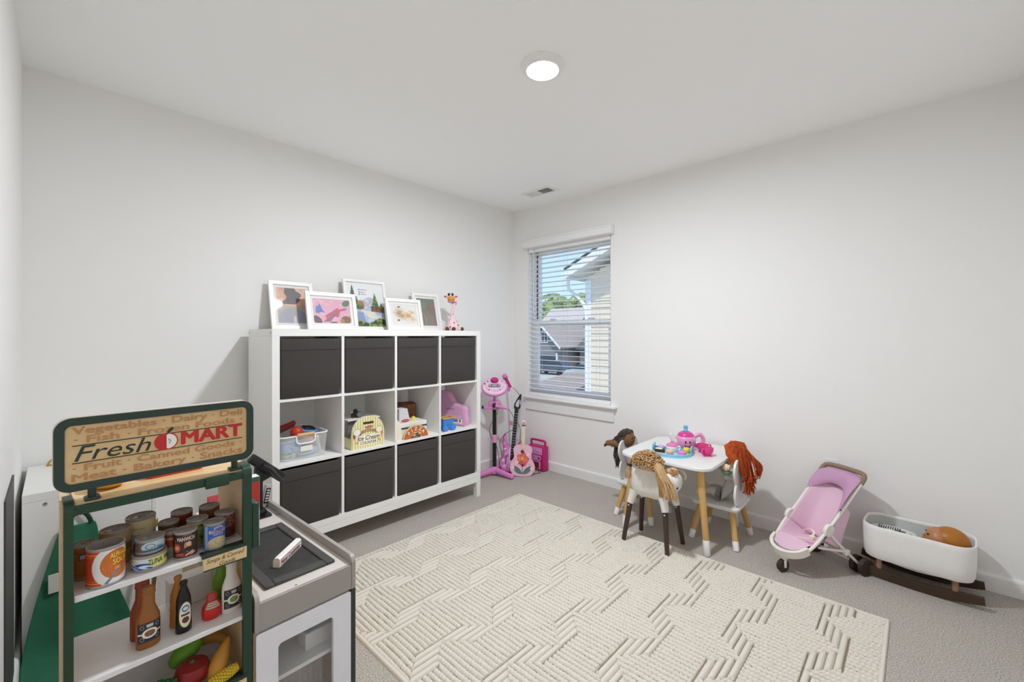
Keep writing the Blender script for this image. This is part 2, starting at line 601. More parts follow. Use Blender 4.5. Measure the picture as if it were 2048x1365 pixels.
MB().box(.1005, .1075, y1 - fw - .008, y1 - fw - .001, 1.39, z1 - fw - .002).build('gasket', mat('gasket', '#3b4048', .6), up, smooth=False)
MB().box(-.052, .0745, WY0 - .062, WY1 + .03, .6405, .6602, .006, 2).build('window_sill', TRIM, win)
MB().box(-.0185, -.0003, WY0 - .032, WY1 + .012, .532, .6402, .002).build('apron_trim', TRIM, win)

# ---- blind
BL = mat('blind_slat', '#f1f1f0', .4, noise=(10, .01))
blind = thing('window_blind', 'white horizontal slat blind lowered and open over the window', 'blind', (0, 0, 0))
v = MB().box(-.062, -.0008, WY0 - .035, WY1 + .026, 2.052, 2.124, .004, 2)
v.box(-.066, -.0625, WY0 - .037, WY1 + .028, 2.108, 2.122, .001).box(-.066, -.0625, WY0 - .037, WY1 + .028, 2.054, 2.064, .001)
v.build('valance', BL, blind)
MB().box(.004, .058, WY0 + .008, WY1 - .008, 2.018, 2.058).build('headrail', BL, blind, smooth=False)
LY = WY1 - WY0 - .02
prof = [(-.025, -.0022), (-.0125, .0004), (0, .0012), (.0125, .0004), (.025, -.0022), (.025, -.0004), (.0125, .0022), (0, .003), (-.0125, .0022), (-.025, -.0004)]
sm = MB().loft([[(x, -LY / 2, z) for x, z in prof], [(x, LY / 2, z) for x, z in prof]]).mesh('slat', BL)
for k in range(29):
    o = bpy.data.objects.new('slat', sm); COL.objects.link(o); o.parent = blind
    o.matrix_local = T(.031, (WY0 + WY1) / 2, .728 + .0453 * k, ry=3)
MB().box(.006, .056, WY0 + .01, WY1 - .01, .6606, .69, .004, 2).build('bottom_rail', BL, blind)
CORD = mat('blind_cord', '#cfd0d2', .8)
for yy in (WY1 - .13, -.60, WY0 + .14):
    for xx in (.0045, .0575):
        MB().cyl((xx, yy, .69), (xx, yy, 2.03), .0009, n=5).build('ladder_cord', CORD, blind)
MB().cyl((-.004, WY1 - .075, 1.45), (-.004, WY1 - .075, 2.05), .0035, n=8).build('tilt_wand', mat('wand', '#e8e8e6', .3), blind)

# ================================================================= OUTSIDE
GZ = -3.2
struct(MB().box(.6, 140, -70, 110, GZ - .2, GZ).build('ground_outside', mat('yard', '#c2beb4', .9, noise=(.35, .2, '#aab08f')), smooth=False))
SIDE = mat('beige_siding', '#e4d0b0', .7, noise=(3, .03))
TRIMX = mat('house_trim', '#e9e6df', .6)
ROOFD = mat('dark_shingle', '#3d434c', .9, noise=(14, .2))
ROOFT = mat('tan_shingle', '#b3a394', .9, noise=(9, .3, '#8e7f74'), stretch=(1, 3, 1))
GREYW = mat('grey_siding', '#8b857f', .8, noise=(4, .08))
DKWIN = mat('dark_pane', '#39434f', .15, noise=(4, .2))
nh = thing('neighbour_house', 'beige lap sided house wall with gable roof filling the right of the window view', 'house', (6.05, 3.18, GZ))
MB().box(.03, 7, -8.4, 0, 0, 5.85).build('wall', SIDE, nh, smooth=False)
MB().prism([(-8.4, 5.85), (0, 5.85), (-4.2, 7.75)], .03, .3, Matrix(((0, 0, 1, 0), (1, 0, 0, 0), (0, 1, 0, 0), (0, 0, 0, 1)))).build('gable_wall', SIDE, nh, smooth=False)
brd = MB().add([(0.03, 0, 0), (0.0, 0, 0), (.022, 0, .165), (.03, 0, .165), (0.03, -1, 0), (0.0, -1, 0), (.022, -1, .165), (.03, -1, .165)],
               [[0, 1, 2, 3], [7, 6, 5, 4], [1, 5, 6, 2], [0, 4, 5, 1], [3, 2, 6, 7]]).mesh('siding_board', SIDE, False)
for k in range(48):
    z = .16 * k
    ln = 8.1 if z < 5.7 else 8.1 * (7.75 - z) / 1.95
    if ln <= .3:
        continue
    o = bpy.data.objects.new('siding_board', brd); COL.objects.link(o); o.parent = nh
    o.matrix_local = Matrix.Translation((0, -.15 if z < 5.7 else -4.2 + ln / 2, z)) @ Matrix.Diagonal((1, ln, 1, 1))
MB().box(-.012, .2, -.15, .012, 0, 5.8).build('corner_board', TRIMX, nh, smooth=False)
s = math.atan(.46)
def slope_slab(x0, x1, yA, zA, yB, zB, t):
    return MB().add([(x0, yA, zA), (x1, yA, zA), (x1, yB, zB), (x0, yB, zB), (x0, yA, zA - t), (x1, yA, zA - t), (x1, yB, zB - t), (x0, yB, zB - t)],
                    [[0, 1, 2, 3], [7, 6, 5, 4], [0, 4, 5, 1], [1, 5, 6, 2], [2, 6, 7, 3], [3, 7, 4, 0]])
for sy in (1, -1):
    yA, yB = (-4.2 + sy * 4.56, -4.2)
    slope_slab(-.45, 7.4, yA, 6.10, yB, 8.15, .06).build('roof', ROOFD, nh, smooth=False)
    slope_slab(-.43, 7.4, yA - sy * .03, 6.035, yB, 8.085, .09).build('soffit', TRIMX, nh, smooth=False)
    slope_slab(-.455, -.43, yA - sy * .02, 6.03, yB, 8.08, .2).build('rake_board', TRIMX, nh, smooth=False)
MB().box(-.42, 7.2, .36, .46, 5.86, 6.0).build('gutter', TRIMX, nh, smooth=False)
MB().tube(smooth_path([(-.2, .4, 5.86), (-.2, .38, 5.6), (-.12, .15, 5.38), (-.07, .0, 5.15), (-.062, -.055, 4.8), (-.062, -.06, 3.5), (-.062, -.06, .2)], 4), .045, 8).build('downspout', TRIMX, nh)

pr_ = thing('garage_roof', 'low tan shingle roof below the window, left of the beige house wall', 'roof', (6.3, 3.24, 0))
NCO = 15
for k in range(NCO):
    f0, f1 = k / NCO, (k + 1.35) / NCO
    xa, xb = 3.2 * f0, 3.2 * min(f1, 1.02)
    za, zb = -.76 + .72 * f0, -.76 + .72 * min(f1, 1.02)
    ye = 3.7 - 1.0 * f0
    MB().add([(xa, 0, za + .02), (xa, ye, za + .02), (xb, ye, zb), (xb, 0, zb), (xa, 0, za), (xa, ye, za)],
             [[0, 3, 2, 1], [0, 1, 5, 4], [4, 5, 2, 3]]).build('shingle_course', ROOFT, pr_, smooth=False)
MB().box(.1, 3.2, .0, 3.5, GZ, -.85).build('wall', SIDE, pr_, smooth=False)
MB().box(-.02, .06, .0, 3.75, -.86, -.76).build('fascia', TRIMX, pr_, smooth=False)

def far_house(name, label, x, yc, hw, zw, zr, wmat, rmat, dep=8, along=False, z0=GZ):
    """a house whose front faces this room; along=True turns its ridge along y"""
    h = thing(name, label, 'house', (x, yc, z0))
    H, Rr = zw - z0, zr - z0
    MB().box(0, dep, -hw, hw, 0, H).build('wall', wmat, h, smooth=False)
    if along:
        for sx in (0, 1):
            xa, xb = (-.4, dep / 2) if sx == 0 else (dep + .4, dep / 2)
            MB().add([(xa, -hw - .4, H - .1), (xa, hw + .4, H - .1), (xb, hw + .4, Rr), (xb, -hw - .4, Rr), (xa, -hw - .4, H - .25), (xa, hw + .4, H - .25), (xb, hw + .4, Rr - .15), (xb, -hw - .4, Rr - .15)],
                     [[0, 3, 2, 1], [4, 5, 6, 7], [0, 1, 5, 4], [1, 2, 6, 5], [2, 3, 7, 6], [3, 0, 4, 7]]).build('roof', rmat, h, smooth=False)
    else:
        MB().prism([(-hw, H), (hw, H), (0, Rr - .1)], 0, dep, Matrix(((0, 0, 1, 0), (1, 0, 0, 0), (0, 1, 0, 0), (0, 0, 0, 1)))).build('gable_wall', wmat, h, smooth=False)
        for sy in (1, -1):
            slope_slab(-.5, dep + .4, sy * (hw + .35), H - .1, 0, Rr + .1, .14).build('roof', rmat, h, smooth=False)
            slope_slab(-.54, -.5, sy * (hw + .35), H - .06, 0, Rr + .14, .34).build('rake_board', TRIMX, h, smooth=False)
    return h
def far_window(h, y, z, w, hh):
    f = MB().box(-.08, .0, y - w / 2 - .12, y + w / 2 + .12, z - .12, z + hh + .12).build('window', TRIMX, h, smooth=False)
    MB().box(-.1, -.081, y - w / 2, y - .05, z, z + hh).build('pane', DKWIN, f, smooth=False)
    MB().box(-.1, -.081, y + .05, y + w / 2, z, z + hh).build('pane', DKWIN, f, smooth=False)
hb = far_house('gabled_house', 'grey brown gabled house across the street, left in the window view', 37.6, 30.2, 2.5, -.1, 2.35, GREYW, ROOFT)
far_window(hb, -.15, 3.6, .9, 1.1)
MB().box(-.05, 0, -1.9, .9, 0, 2.0).build('garage_door', DKWIN, hb, smooth=False)
MB().box(-.1, -.0, -2.15, -1.9, 0, 2.3).build('door_trim', TRIMX, hb, smooth=False)
hc_ = far_house('porch_house', 'wide house with dark roof, white dormer and porch posts across the street', 40.0, 21.2, 5.4, -.3, 2.5, GREYW, mat('slate_shingle', '#6d6763', .9, noise=(3, .3, '#51504f')), along=True)
dm = MB().box(.8, 3.2, -3.0, -1.2, 3.2, 4.7).build('dormer', TRIMX, hc_, smooth=False)
for k in (-2.5, -1.75):
    MB().box(.75, .8, k, k + .45, 3.5, 4.2).build('pane', DKWIN, dm, smooth=False)
for yy in (-4.6, -2.6, -.4, 1.6):
    MB().box(-1.4, -1.15, yy - .12, yy + .12, 0, 2.6).build('porch_post', TRIMX, hc_, smooth=False)
MB().box(-1.6, 0, -5.2, 3.4, 2.6, 2.8).build('porch_roof', TRIMX, hc_, smooth=False)
for yy in (-3.6, -1.5, .6):
    far_window(hc_, yy, .8, 1.1, 1.4)
for x, yc, hw, zw, zr, al, lb in ((63, 47, 4.5, 3.6, 6.6, True, 'distant house with pale tan roof under the trees, leftmost in the window'),
                                  (64, 38.6, 2.6, 3.0, 5.6, False, 'distant small gabled house with tan roof beside the pale roofed one'),
                                  (67, 30.5, 4.3, 2.6, 5.4, True, 'distant low tan roofed house just left of the beige wall corner')):
    far_house('distant_house', lb, x, yc, hw, zw, zr, GREYW, mat('pale_shingle', '#bfb0a3', .9, noise=(2, .1)), along=al)

LEAF1 = mat('tree_leaves', '#7d9556', .9, noise=(1.2, .35, '#b9c37e'))
BARK = mat('tree_bark', '#6b5a49', .9)
def tree(x, y, zt, r, label):
    t = thing('tree', label, 'tree', (x, y, GZ), group='trees on the skyline')
    MB().cyl((0, 0, 0), (0, 0, zt - GZ - r), .35, .2, 8).build('trunk', BARK, t)
    mb = MB()
    rr = random.Random(int(x * 7 + y * 13))
    for k in range(44):
        a, b, q = rr.uniform(0, 6.28), rr.uniform(-.6, 1), rr.uniform(.45, .95)
        c = (r * q * math.cos(a) * math.cos(b), r * 1.15 * q * math.sin(a) * math.cos(b), zt - GZ - r + r * q * math.sin(b))
        mb.ell(c, r * rr.uniform(.16, .30), 8, 6)
    for k in range(1100):
        a, b = rr.uniform(0, 6.28), rr.uniform(-.5, 1.5)
        c = Vector((r * 1.05 * math.cos(a) * math.cos(b), r * 1.2 * math.sin(a) * math.cos(b), zt - GZ - r + r * 1.02 * math.sin(b)))
        s_ = r * .062
        d1 = Vector((rr.uniform(-1, 1), rr.uniform(-1, 1), rr.uniform(-1, 1))) * s_
        d2 = Vector((rr.uniform(-1, 1), rr.uniform(-1, 1), rr.uniform(-1, 1))) * s_
        mb.add([c - d1, c + d2, c + d1, c - d2], [[0, 1, 2, 3]])
    mb.build('crown', LEAF1, t, smooth=False)
for x, y, zt, r, lb in ((84, 65, 11.6, 4.2, 'tall leafy green tree at the left end of the far tree line'),
                        (95, 63.5, 12.4, 4.0, 'round green tree in the tree line, second from the left'),
                        (84, 48.5, 10.2, 3.8, 'pale green tree in the middle of the far tree line'),
                        (97, 49, 10.6, 3.6, 'lower green tree in the tree line, second from the house wall'),
                        (86, 38, 8.6, 3.4, 'short green tree of the tree line nearest to the beige house wall')):
    tree(x, y, zt, r, lb)

def car(x, y, rz, body, label):
    c = thing('car', label, 'car', (x, y, GZ), rz)
    sec = [(-2.2, .35), (-2.25, .8), (-1.9, .98), (-1.2, 1.05), (1.1, 1.0), (2.1, .85), (2.25, .6), (2.2, .35)]
    cab = [(-1.9, .98), (-1.3, 1.5), (.3, 1.52), (1.15, 1.0)]
    Mx = Matrix(((1, 0, 0, 0), (0, 0, 1, 0), (0, 1, 0, 0), (0, 0, 0, 1)))
    MB().prism(sec, -.85, .85, Mx).build('body', body, c, smooth=False)
    MB().prism(cab, -.72, .72, Mx).build('cabin', DKWIN, c, smooth=False)
    MB().box(-1.3, .3, -.7, .7, 1.5, 1.54).build('roof', body, c, smooth=False)
    for sx in (-1.4, 1.4):
        for sy in (-.82, .82):
            MB().cyl((sx, sy - .1, .33), (sx, sy + .1, .33), .33, n=14).build('wheel', BLACK, c)
car(33.5, 21.4, 80, mat('car_silver', '#c9ccd0', .3, .3), 'silver car parked in front of the porch house across the street')
car(35.5, 27.2, 95, mat('car_dark', '#5a6068', .3, .3), 'dark grey car parked beside the silver one across the street')
# ================================================================= CUBE SHELF AND WHAT STANDS IN IT
SX0, SX1, SYF, SYB = -2.330, -.862, -.453, -.057
shelf = thing('cube_shelf', 'white cube shelf with twelve compartments standing along the back wall', 'shelf', (SX0, SYB, 0))
W_, D_ = SX1 - SX0, SYB - SYF          # local: x 0..W_, y -D_..0
PZ = [.153, .191, .526, .542, .877, .893, 1.228, 1.267]
CW = (W_ - .076 - .048) / 4
MB().box(0, W_, -D_, 0, PZ[6], PZ[7], .0015).build('top_panel', WHITE, shelf)
MB().box(0, W_, -D_, 0, PZ[0], PZ[1], .0015).build('bottom_panel', WHITE, shelf)
for x in (0, W_ - .038):
    MB().box(x, x + .038, -D_ - .0008, 0, PZ[1], PZ[6] if 0 else PZ[6], .001).build('side_panel', WHITE, shelf)
COLX = []
for k in range(4):
    a = .038 + k * (CW + .016)
    COLX.append((a, a + CW))
    if k < 3:
        MB().box(a + CW, a + CW + .016, -D_ + .002, 0, PZ[1], PZ[6], .0008).build('divider', WHITE, shelf)
    for z0_, z1_ in ((PZ[2], PZ[3]), (PZ[4], PZ[5])):
        MB().box(a, a + CW, -D_ + .002, 0, z0_, z1_, .0008).build('shelf_board', WHITE, shelf)
mb = MB().box(.038, W_ - .038, -D_, -D_ + .03, .112, .1525, .001)
mb.build('front_rail', WHITE, shelf)
MB().box(.038, W_ - .038, -.03, 0, .112, .1525, .001).build('back_rail', WHITE, shelf)
for x in (0, W_ - .038):
    MB().box(x, x + .038, -D_ + .038, -.038, .112, .1525, .001).build('side_rail', WHITE, shelf)
    for y in (-D_, -.038):
        MB().box(x, x + .038, y, y + .038, 0, .1525, .001).build('leg', WHITE, shelf)
for y in (-.375, -.02):
    MB().lathe([(0, 0), (.004, 0), (.004, .0006), (0, .0006)], 10, T(-.0001, y, 1.247, ry=-90)).build('screw_hole', mat('hole_dark', '#4a4a48', .6), shelf)

def cellx(k):
    return SX0 + COLX[k][0], SX0 + COLX[k][1]
FABRIC = mat('charcoal_fabric', '#3f3b39', .95, noise=(320, .16), bump=(500, .3), sheen=.1)
FABRIC2 = mat('charcoal_fabric_inside', '#3e3b3d', .95, noise=(320, .16))
def fabric_box(k, row, label, inset=.012, w=.318):
    x0, x1 = cellx(k)
    z = (PZ[5] if row == 0 else PZ[1]) + .0004
    b = thing('storage_box', label, 'storage box', ((x0 + x1) / 2 - (CW - w) / 2 + .005, (SYF + SYB) / 2, z), group='charcoal fabric boxes in the cube shelf')
    hw, hd, H = w / 2, .188, .322
    rings = []
    for z_, e, s_ in ((0, -.004, 0), (.006, 0, .0), (.12, .0015, 0), (.255, .002, 0), (.256, .0, 0), (.259, .0, 0), (.26, .003, 0), (.318, .003, 0), (.322, .0, 0), (.322, -.005, 0), (.30, -.005, 0), (.01, -.008, 0)):
        out = rrect(2 * (hw + e), 2 * (hd + e), .01, 3, 0, -hd + .19 - inset)
        rings.append([(x, y, z_) for x, y in out])
    MB().loft(rings[:10], cap=False).build('body', FABRIC, b)
    MB().loft([rings[9], rings[10], rings[11]], cap=False).build('inner_lining', FABRIC2, b)
    MB().prism(rrect(2 * hw, 2 * hd, .01, 3, 0, -hd + .19 - inset), 0, .004).build('base', FABRIC, b)
    yf = -2 * hd + .19 - inset - .0036
    return b
ords = ('leftmost', 'second from the left', 'third from the left', 'rightmost')
for k in range(4):
    fabric_box(k, 0, 'charcoal fabric box in the top row of the cube shelf, ' + ords[k])
    fabric_box(k, 2, 'charcoal fabric box in the bottom row of the cube shelf, ' + ords[k])

# ---------------------------------------------------------------- framed pictures
FRAME = mat('frame_white', '#f2f1ee', .35, noise=(20, .01))
MATB = mat('picture_mat', '#f4f2ee', .9, noise=(60, .01))
PGL = clear_glass('picture_glass', (1, 1, 1), .03)
def picture(label, x0, x1, h, yb, lean, rim, matw, art, nx=70, ny=60, ztw=0.0):
    w = x1 - x0
    p = thing('framed_picture', label, 'picture', ((x0 + x1) / 2, yb, PZ[7] + .0006), 0, 'framed pictures on the cube shelf')
    p.rotation_euler = (RAD(-lean), 0, RAD(ztw))
    ow = [(-w / 2, 0), (w / 2, 0), (w / 2, h), (-w / 2, h)]
    iw = [(-w / 2 + rim, rim), (w / 2 - rim, rim), (w / 2 - rim, h - rim), (-w / 2 + rim, h - rim)]
    Mf = T(rx=90)                       # outline (x, z) -> upright, front toward -y
    MB().ring(ow, iw, 0, .018, Mf).build('frame', FRAME, p, smooth=False)
    MB().box(-w / 2 + .001, w / 2 - .001, -.003, -.0005, .001, h - .001).build('backing', mat('frame_backing', '#b9a88e', .8), p, smooth=False)
    a0, a1, b0, b1 = -w / 2 + rim + matw, w / 2 - rim - matw, rim + matw, h - rim - matw
    if matw > 0:
        MB().ring(iw, [(a0, b0), (a1, b0), (a1, b1), (a0, b1)], .006, .008, Mf).build('mat_board', MATB, p, smooth=False)
    printed('artwork', p, nx, ny, lambda u, v: (a0 + (a1 - a0) * u, -.0055, b0 + (b1 - b0) * v), art)
    MB().box(-w / 2 + rim, w / 2 - rim, -.0115, -.0105, rim, h - rim).build('glass', PGL, p, smooth=False)
    return p
def vnoise(U, V, s, seed):
    r = np.random.default_rng(seed)
    g = r.random((40, 40))
    x, y = U * s, V * s
    i, j = np.floor(x).astype(int) % 39, np.floor(y).astype(int) % 39
    fx, fy = x - np.floor(x), y - np.floor(y)
    fx, fy = fx * fx * (3 - 2 * fx), fy * fy * (3 - 2 * fy)
    return (g[j, i] * (1 - fx) + g[j, i + 1] * fx) * (1 - fy) + (g[j + 1, i] * (1 - fx) + g[j + 1, i + 1] * fx) * fy
def art_one(U, V):
    P = Paint(U, V, '#e0aa90')
    n = vnoise(U, V, 6, 3)
    P.put(n > .55, '#ecc0a8', .6).put((n < .3), '#d39272', .6)
    P.poly([(.28, 1.0), (.62, 1.0), (.66, .93), (.8, .87), (.84, .8), (.76, .72), (.78, .66), (.62, .54), (.2, .53), (.17, .6), (.3, .68), (.34, .75), (.27, .85)], '#5d5558')
    P.rect(0, 1, 0, .50, '#b8aca3')
    d = (V < .46) & (((U - .5) / .5) ** 2 + ((V - .05) / .38) ** 2 < 1)
    P.put(d, '#a3a0ad').put(d & (vnoise(U, V, 5, 8) > .55), '#ad9cab', .6).put(d & (vnoise(U, V, 6, 9) > .6), '#95a2b2', .6).put(d & (U > .62), '#97a0b4', .6).put(d & (vnoise(U, V, 7, 4) > .68), '#9fafa8', .6).put(d & (np.abs(U - .52) < .04), '#b3a2a4', .8)
    P.put((np.abs(U - .56) < .05 - .1 * V) & (V < .2), '#d6cdbd')
    return P.jitter(.012).c
def art_two(U, V):
    P = Paint(U, V, '#e0a9bd')
    P.put(vnoise(U, V, 8, 5) > .6, '#e8b9c9', .7)
    P.poly([(.06, .42), (.08, .68), (.14, .7), (.17, .82), (.21, .7), (.24, .55), (.31, .42), (.2, .46), (.14, .4)], '#5a80bd')
    P.poly([(.25, .05), (.34, .2), (.3, .3), (.5, .5), (.66, .66), (.68, .58), (.9, .66), (.9, .58), (.72, .5), (.66, .25), (.52, .3), (.4, .15)], '#c5627b')
    P.poly([(.25, .05), (.4, .2), (.62, .5), (.62, .38), (.5, .2), (.45, .08)], '#8e7480')
    P.ell(.1, .12, .1, .2, '#6c5a66', 1, 20).ell(.9, .85, .1, .14, '#5f7f66', 1, -30).ell(.87, .16, .14, .15, '#8a6a4b').ell(.76, .1, .06, .1, '#b08a5d')
    P.ell(.52, .01, .1, .06, '#6f6072')
    return P.jitter(.015).c
def art_three(U, V):
    P = Paint(U, V, '#f1f1f2')
    n = vnoise(U, V, 18, 2)
    P.poly([(.28, .60), (.44, .62), (.52, .66), (.62, .69), (.7, .66), (.8, .6), (.8, .45), (.28, .45)], '#b9bdc9')
    P.put((V > .45) & (V < .67) & (n > .6) & (U > .3) & (U < .78), '#d8dbe2', .8)
    P.poly([(.16, .42), (.8, .46), (1, .36), (1, .1), (.1, .1)], '#b4c2dc')
    P.put((V < .40) & (V > .12) & (n > .58), '#c9d6ec').put((V < .36) & (V > .12) & (vnoise(U, V, 14, 6) > .62) & (U > .05), '#8d9fca')
    P.poly([(.33, .4), (.7, .36), (.92, .22), (.6, .2), (.4, .34)], '#efe6cf', .85)
    P.poly([(.62, .46), (.72, .5), (1, .48), (1, .34), (.7, .36)], '#8c5a35')
    P.put((U > .62) & (V > .36) & (V < .48) & (n > .5), '#5b4a36')
    P.ell(.37, .50, .09, .1, '#b5763f').ell(.33, .45, .12, .05, '#6c6a3e')
    for cx, top, bot, w in ((.17, .94, .5, .16), (.26, .70, .42, .14), (.76, .78, .48, .14), (.92, .55, .40, .10)):
        t = (top - V) / (top - bot)
        saw = .65 + .35 * np.abs(np.sin(V * 95))
        m = (t > 0) & (t < 1) & (np.abs(U - cx) < w * t * saw * .75 + .006)
        P.put(m, '#3f6141').put(m & (vnoise(U, V, 30, 7) > .58), '#7f9a5c')
    g = (V < .16 + .05 * np.sin(U * 9)) & (V > .03)
    P.put(g, '#54683a').put(g & (n > .55), '#8fa556').put(g & (n < .33), '#3a4630')
    for k, ln in ((.84, .14), (.79, .11), (.74, .12)):
        P.put((np.abs(V - k) < .012) & (U > .34) & (U < .34 + ln * 1.6) & (np.sin(U * 210) > -.3), '#8d93a3').put((np.abs(V - k) < .02) & (np.abs(U - .345) < .012), '#6a7596')
    return P.jitter(.012).c
def art_four(U, V):
    P = Paint(U, V, '#efeeec')
    r = np.random.default_rng(4).random(len(U))
    def blob(cx, cy, sx, sy, col, k):
        d = ((U - cx) / sx) ** 2 + ((V - cy) / sy) ** 2
        P.put(r < k * np.exp(-d), col)
    blob(.3, .58, .16, .2, '#b98a4a', .95); blob(.42, .45, .2, .16, '#a9763c', .9); blob(.66, .46, .16, .16, '#dba43c', .95)
    blob(.82, .62, .12, .1, '#d9b25a', .7); blob(.82, .3, .12, .12, '#d8a848', .7); blob(.5, .45, .35, .3, '#c79a58', .25)
    P.ell(.32, .88, .05, .05, '#b26a52').ell(.26, .22, .05, .05, '#a06a45')
    return P.c
def art_five(U, V):
    P = Paint(U, V, '#8d8279')
    n = vnoise(U, V, 4, 12)
    P.put((V > .62) & (n > .35), '#7d9481', .8).put((V > .85), '#6f8d77', .7).put((V < .4), '#91897d', .6)
    P.put(np.abs(np.hypot(U - .1, V - .2) - .3) < .015, '#b7aea6', .7)
    return P.jitter(.012).c
picture('white framed abstract with a dark grey shape over a blurred rainbow, leftmost on the shelf', -2.222, -1.966, .305, -.105, 14, .022, .018, art_one, 60, 80)
picture('white framed pink finger painting with blue and red strokes', -2.046, -1.722, .243, -.185, 13, .024, .018, art_two, 90, 64)
picture('tall white framed landscape print of pine trees, lake and mountain', -1.764, -1.452, .358, -.112, 12, .017, 0, art_three, 110, 130)
picture('white framed gold speckled abstract on white paper', -1.500, -1.204, .235, -.185, 13, .024, .018, art_four, 100, 70)
picture('white framed dark grey green chalky painting, rightmost on the shelf', -1.216, -.968, .300, -.106, 13, .022, .018, art_five, 50, 60)

# ---------------------------------------------------------------- giraffe toy
PINK = mat('giraffe_pink', '#f0cdd2', .7, noise=(40, .05))
BRN = mat('giraffe_brown', '#5f3f2c', .6)
gi = thing('giraffe_figure', 'small pink long necked giraffe figure with brown feet and a pink scarf', 'figurine', (-.936, -.205, PZ[7] + .0004))
gx = T(rz=43)                            # its face looks toward the camera
body = [(.001, .0), (.042, .0), (.05, .012), (.051, .03), (.044, .055), (.031, .08), (.019, .1), (.012, .118), (.001, .125)]
MB().lathe(body, 24).build('body', PINK, gi)
nk = smooth_path([(0, 0, .105), (-.006, 0, .14), (.004, .0, .17), (.010, .0, .195), (-.004, .0, .22), (-.014, .0, .245)], 5)
MB().tube(nk, [.0125 - .003 * i / len(nk) for i in range(len(nk))], 12, M=T(rz=-47)).build('neck', PINK, gi)
hd = T(-.008, .010, .262, rz=-47)
MB().ell((0, 0, 0), (.030, .028, .026), 16, 10, hd).build('head', mat('giraffe_cream', '#f3dccf', .7), gi)
MB().ell((.006, -.024, -.006), (.031, .022, .021), 16, 10, hd).build('muzzle', mat('giraffe_ochre', '#d79a2f', .6), gi)
for sx in (-1, 1):
    e = MB().ell((sx * .043, .002, .012), (.017, .006, .011), 12, 8, hd).build('ear', PINK, gi)
    MB().ell((sx * .043, -.003, .012), (.010, .004, .006), 10, 6, hd).build('inner_ear', mat('giraffe_magenta', '#c2467d', .6), e)
    MB().ell((sx * .0145, -.014, .026), (.010, .009, .012), 12, 8, hd).build('eye', mat('giraffe_eye', '#22363b', .2), gi)
    MB().ell((sx * .010, .002, .033), (.004, .004, .009), 10, 6, hd).build('horn', mat('giraffe_horn', '#b3304f', .5), gi)
mb = MB()
for k in range(14):
    a = 2 * math.pi * k / 14
    mb.ell((.021 * math.cos(a), .021 * math.sin(a), .004 * math.sin(3 * a)), (.010, .010, .008), 8, 6, T(-.008, .004, .234))
mb.ell((.03, -.02, -.012), (.009, .006, .016), 8, 6, T(-.008, .004, .234))
mb.build('scarf', mat('scarf_pink', '#cf4f97', .7, noise=(160, .3, '#f3b4d3')), gi)
for dx, dy in ((-.052, -.012), (-.028, -.048), (.056, -.030)):
    l = MB().tube([(dx * .5, dy * .5, .018), (dx, dy, .014)], [.012, .013], 10).build('leg', PINK, gi)
    MB().ell((dx * 1.22, dy * 1.22, .0155), (.0155, .0155, .0155), 12, 8).build('foot', BRN, l)
for a, z, r_ in ((-60, .045, .049), (-110, .062, .04), (-30, .075, .033), (-150, .03, .051)):
    MB().ell((r_ * .95 * math.cos(RAD(a)), r_ * .95 * math.sin(RAD(a)), z), (.006, .006, .007), 8, 6).build('spot', BRN, gi)
for q in (4, 20):
    p_ = T(rz=-47) @ Vector(nk[q])
    MB().ell((p_.x + .002, p_.y - .009, p_.z), (.006, .005, .006), 8, 6).build('spot', BRN, gi)

# ---------------------------------------------------------------- row two, first cell: mesh bin of toys
ZS = PZ[3] + .0004
bx0, bx1 = -2.276, -2.012
MESHM = mat('bin_mesh', '#e9eaea', .6, alpha=.42, noise=(400, .2))
RIMM = mat('bin_rim', '#f4f4f2', .5)
bn = thing('mesh_bin', 'white see-through mesh bin with wooden handles full of toys', 'bin', ((bx0 + bx1) / 2, -.258, ZS))
bw, bd = (bx1 - bx0), .30
def bring(k, z, n=5):
    return [(x, y, z) for x, y in rrect(bw * k, bd * (k + .02), .035, n)]
rings = [bring(.86, .0), bring(.93, .008), bring(1.0, .132)]
MB().loft(rings, cap=False).build('mesh_wall', MESHM, bn)
MB().prism(rrect(bw * .87, bd * .89, .035, 5), .0004, .003).build('base', RIMM, bn)
MB().tube([Vector(p) for p in bring(1.0, .134, 8)], .0042, 6, closed=True).build('rim', RIMM, bn)
for sy in (-1, 1):
    yy = sy * (bd * 1.02 / 2 + .004)
    MB().tube(smooth_path([(-.047, yy, .134), (-.05, yy, .11), (-.038, yy, .092), (0, yy, .09), (.038, yy, .092), (.05, yy, .11), (.047, yy, .134)], 4), .0045, 6).build('handle_loop', RIMM, bn)
    MB().tube([(-.045, yy, .138), (.045, yy, .138)], .0105, 12).build('handle', wood('light_wood', '#d9bd94', '#c7a373', .5, (2, 40, 40)), bn)
yy = -(bd * 1.0 / 2 - .002)
MB().box(-.026, .038, yy - .0035, yy - .0015, .045, .072, M=T(0, 0, 0)).build('label_holder', RIMM, bn, smooth=False)
MB().box(-.02, .032, yy - .0045, yy - .0037, .05, .067).build('label_card', mat('cream_card', '#f0ead9', .8), bn, smooth=False)
def toy(name, label, cat, mbd, m, grp='toys in the mesh bin'):
    o = mbd.build(name, m)
    return tag(o, label, cat, grp)
bc = Vector(bn.location)
toy('toy_book', 'flat dark red toy case leaning out of the mesh bin at its left', 'toy', MB().box(-.07, .07, -.012, .012, -.04, .04, .008, 2, T(bc.x - .06, bc.y + .03, bc.z + .15, ry=-18, rx=60)), mat('toy_red', '#9c1f22', .45))
toy('toy_ball', 'round orange red toy ball on top of the mesh bin', 'ball', MB().ell((bc.x - .012, bc.y - .055, bc.z + .135), .034, 18, 12), mat('toy_orange_red', '#c63a20', .4))
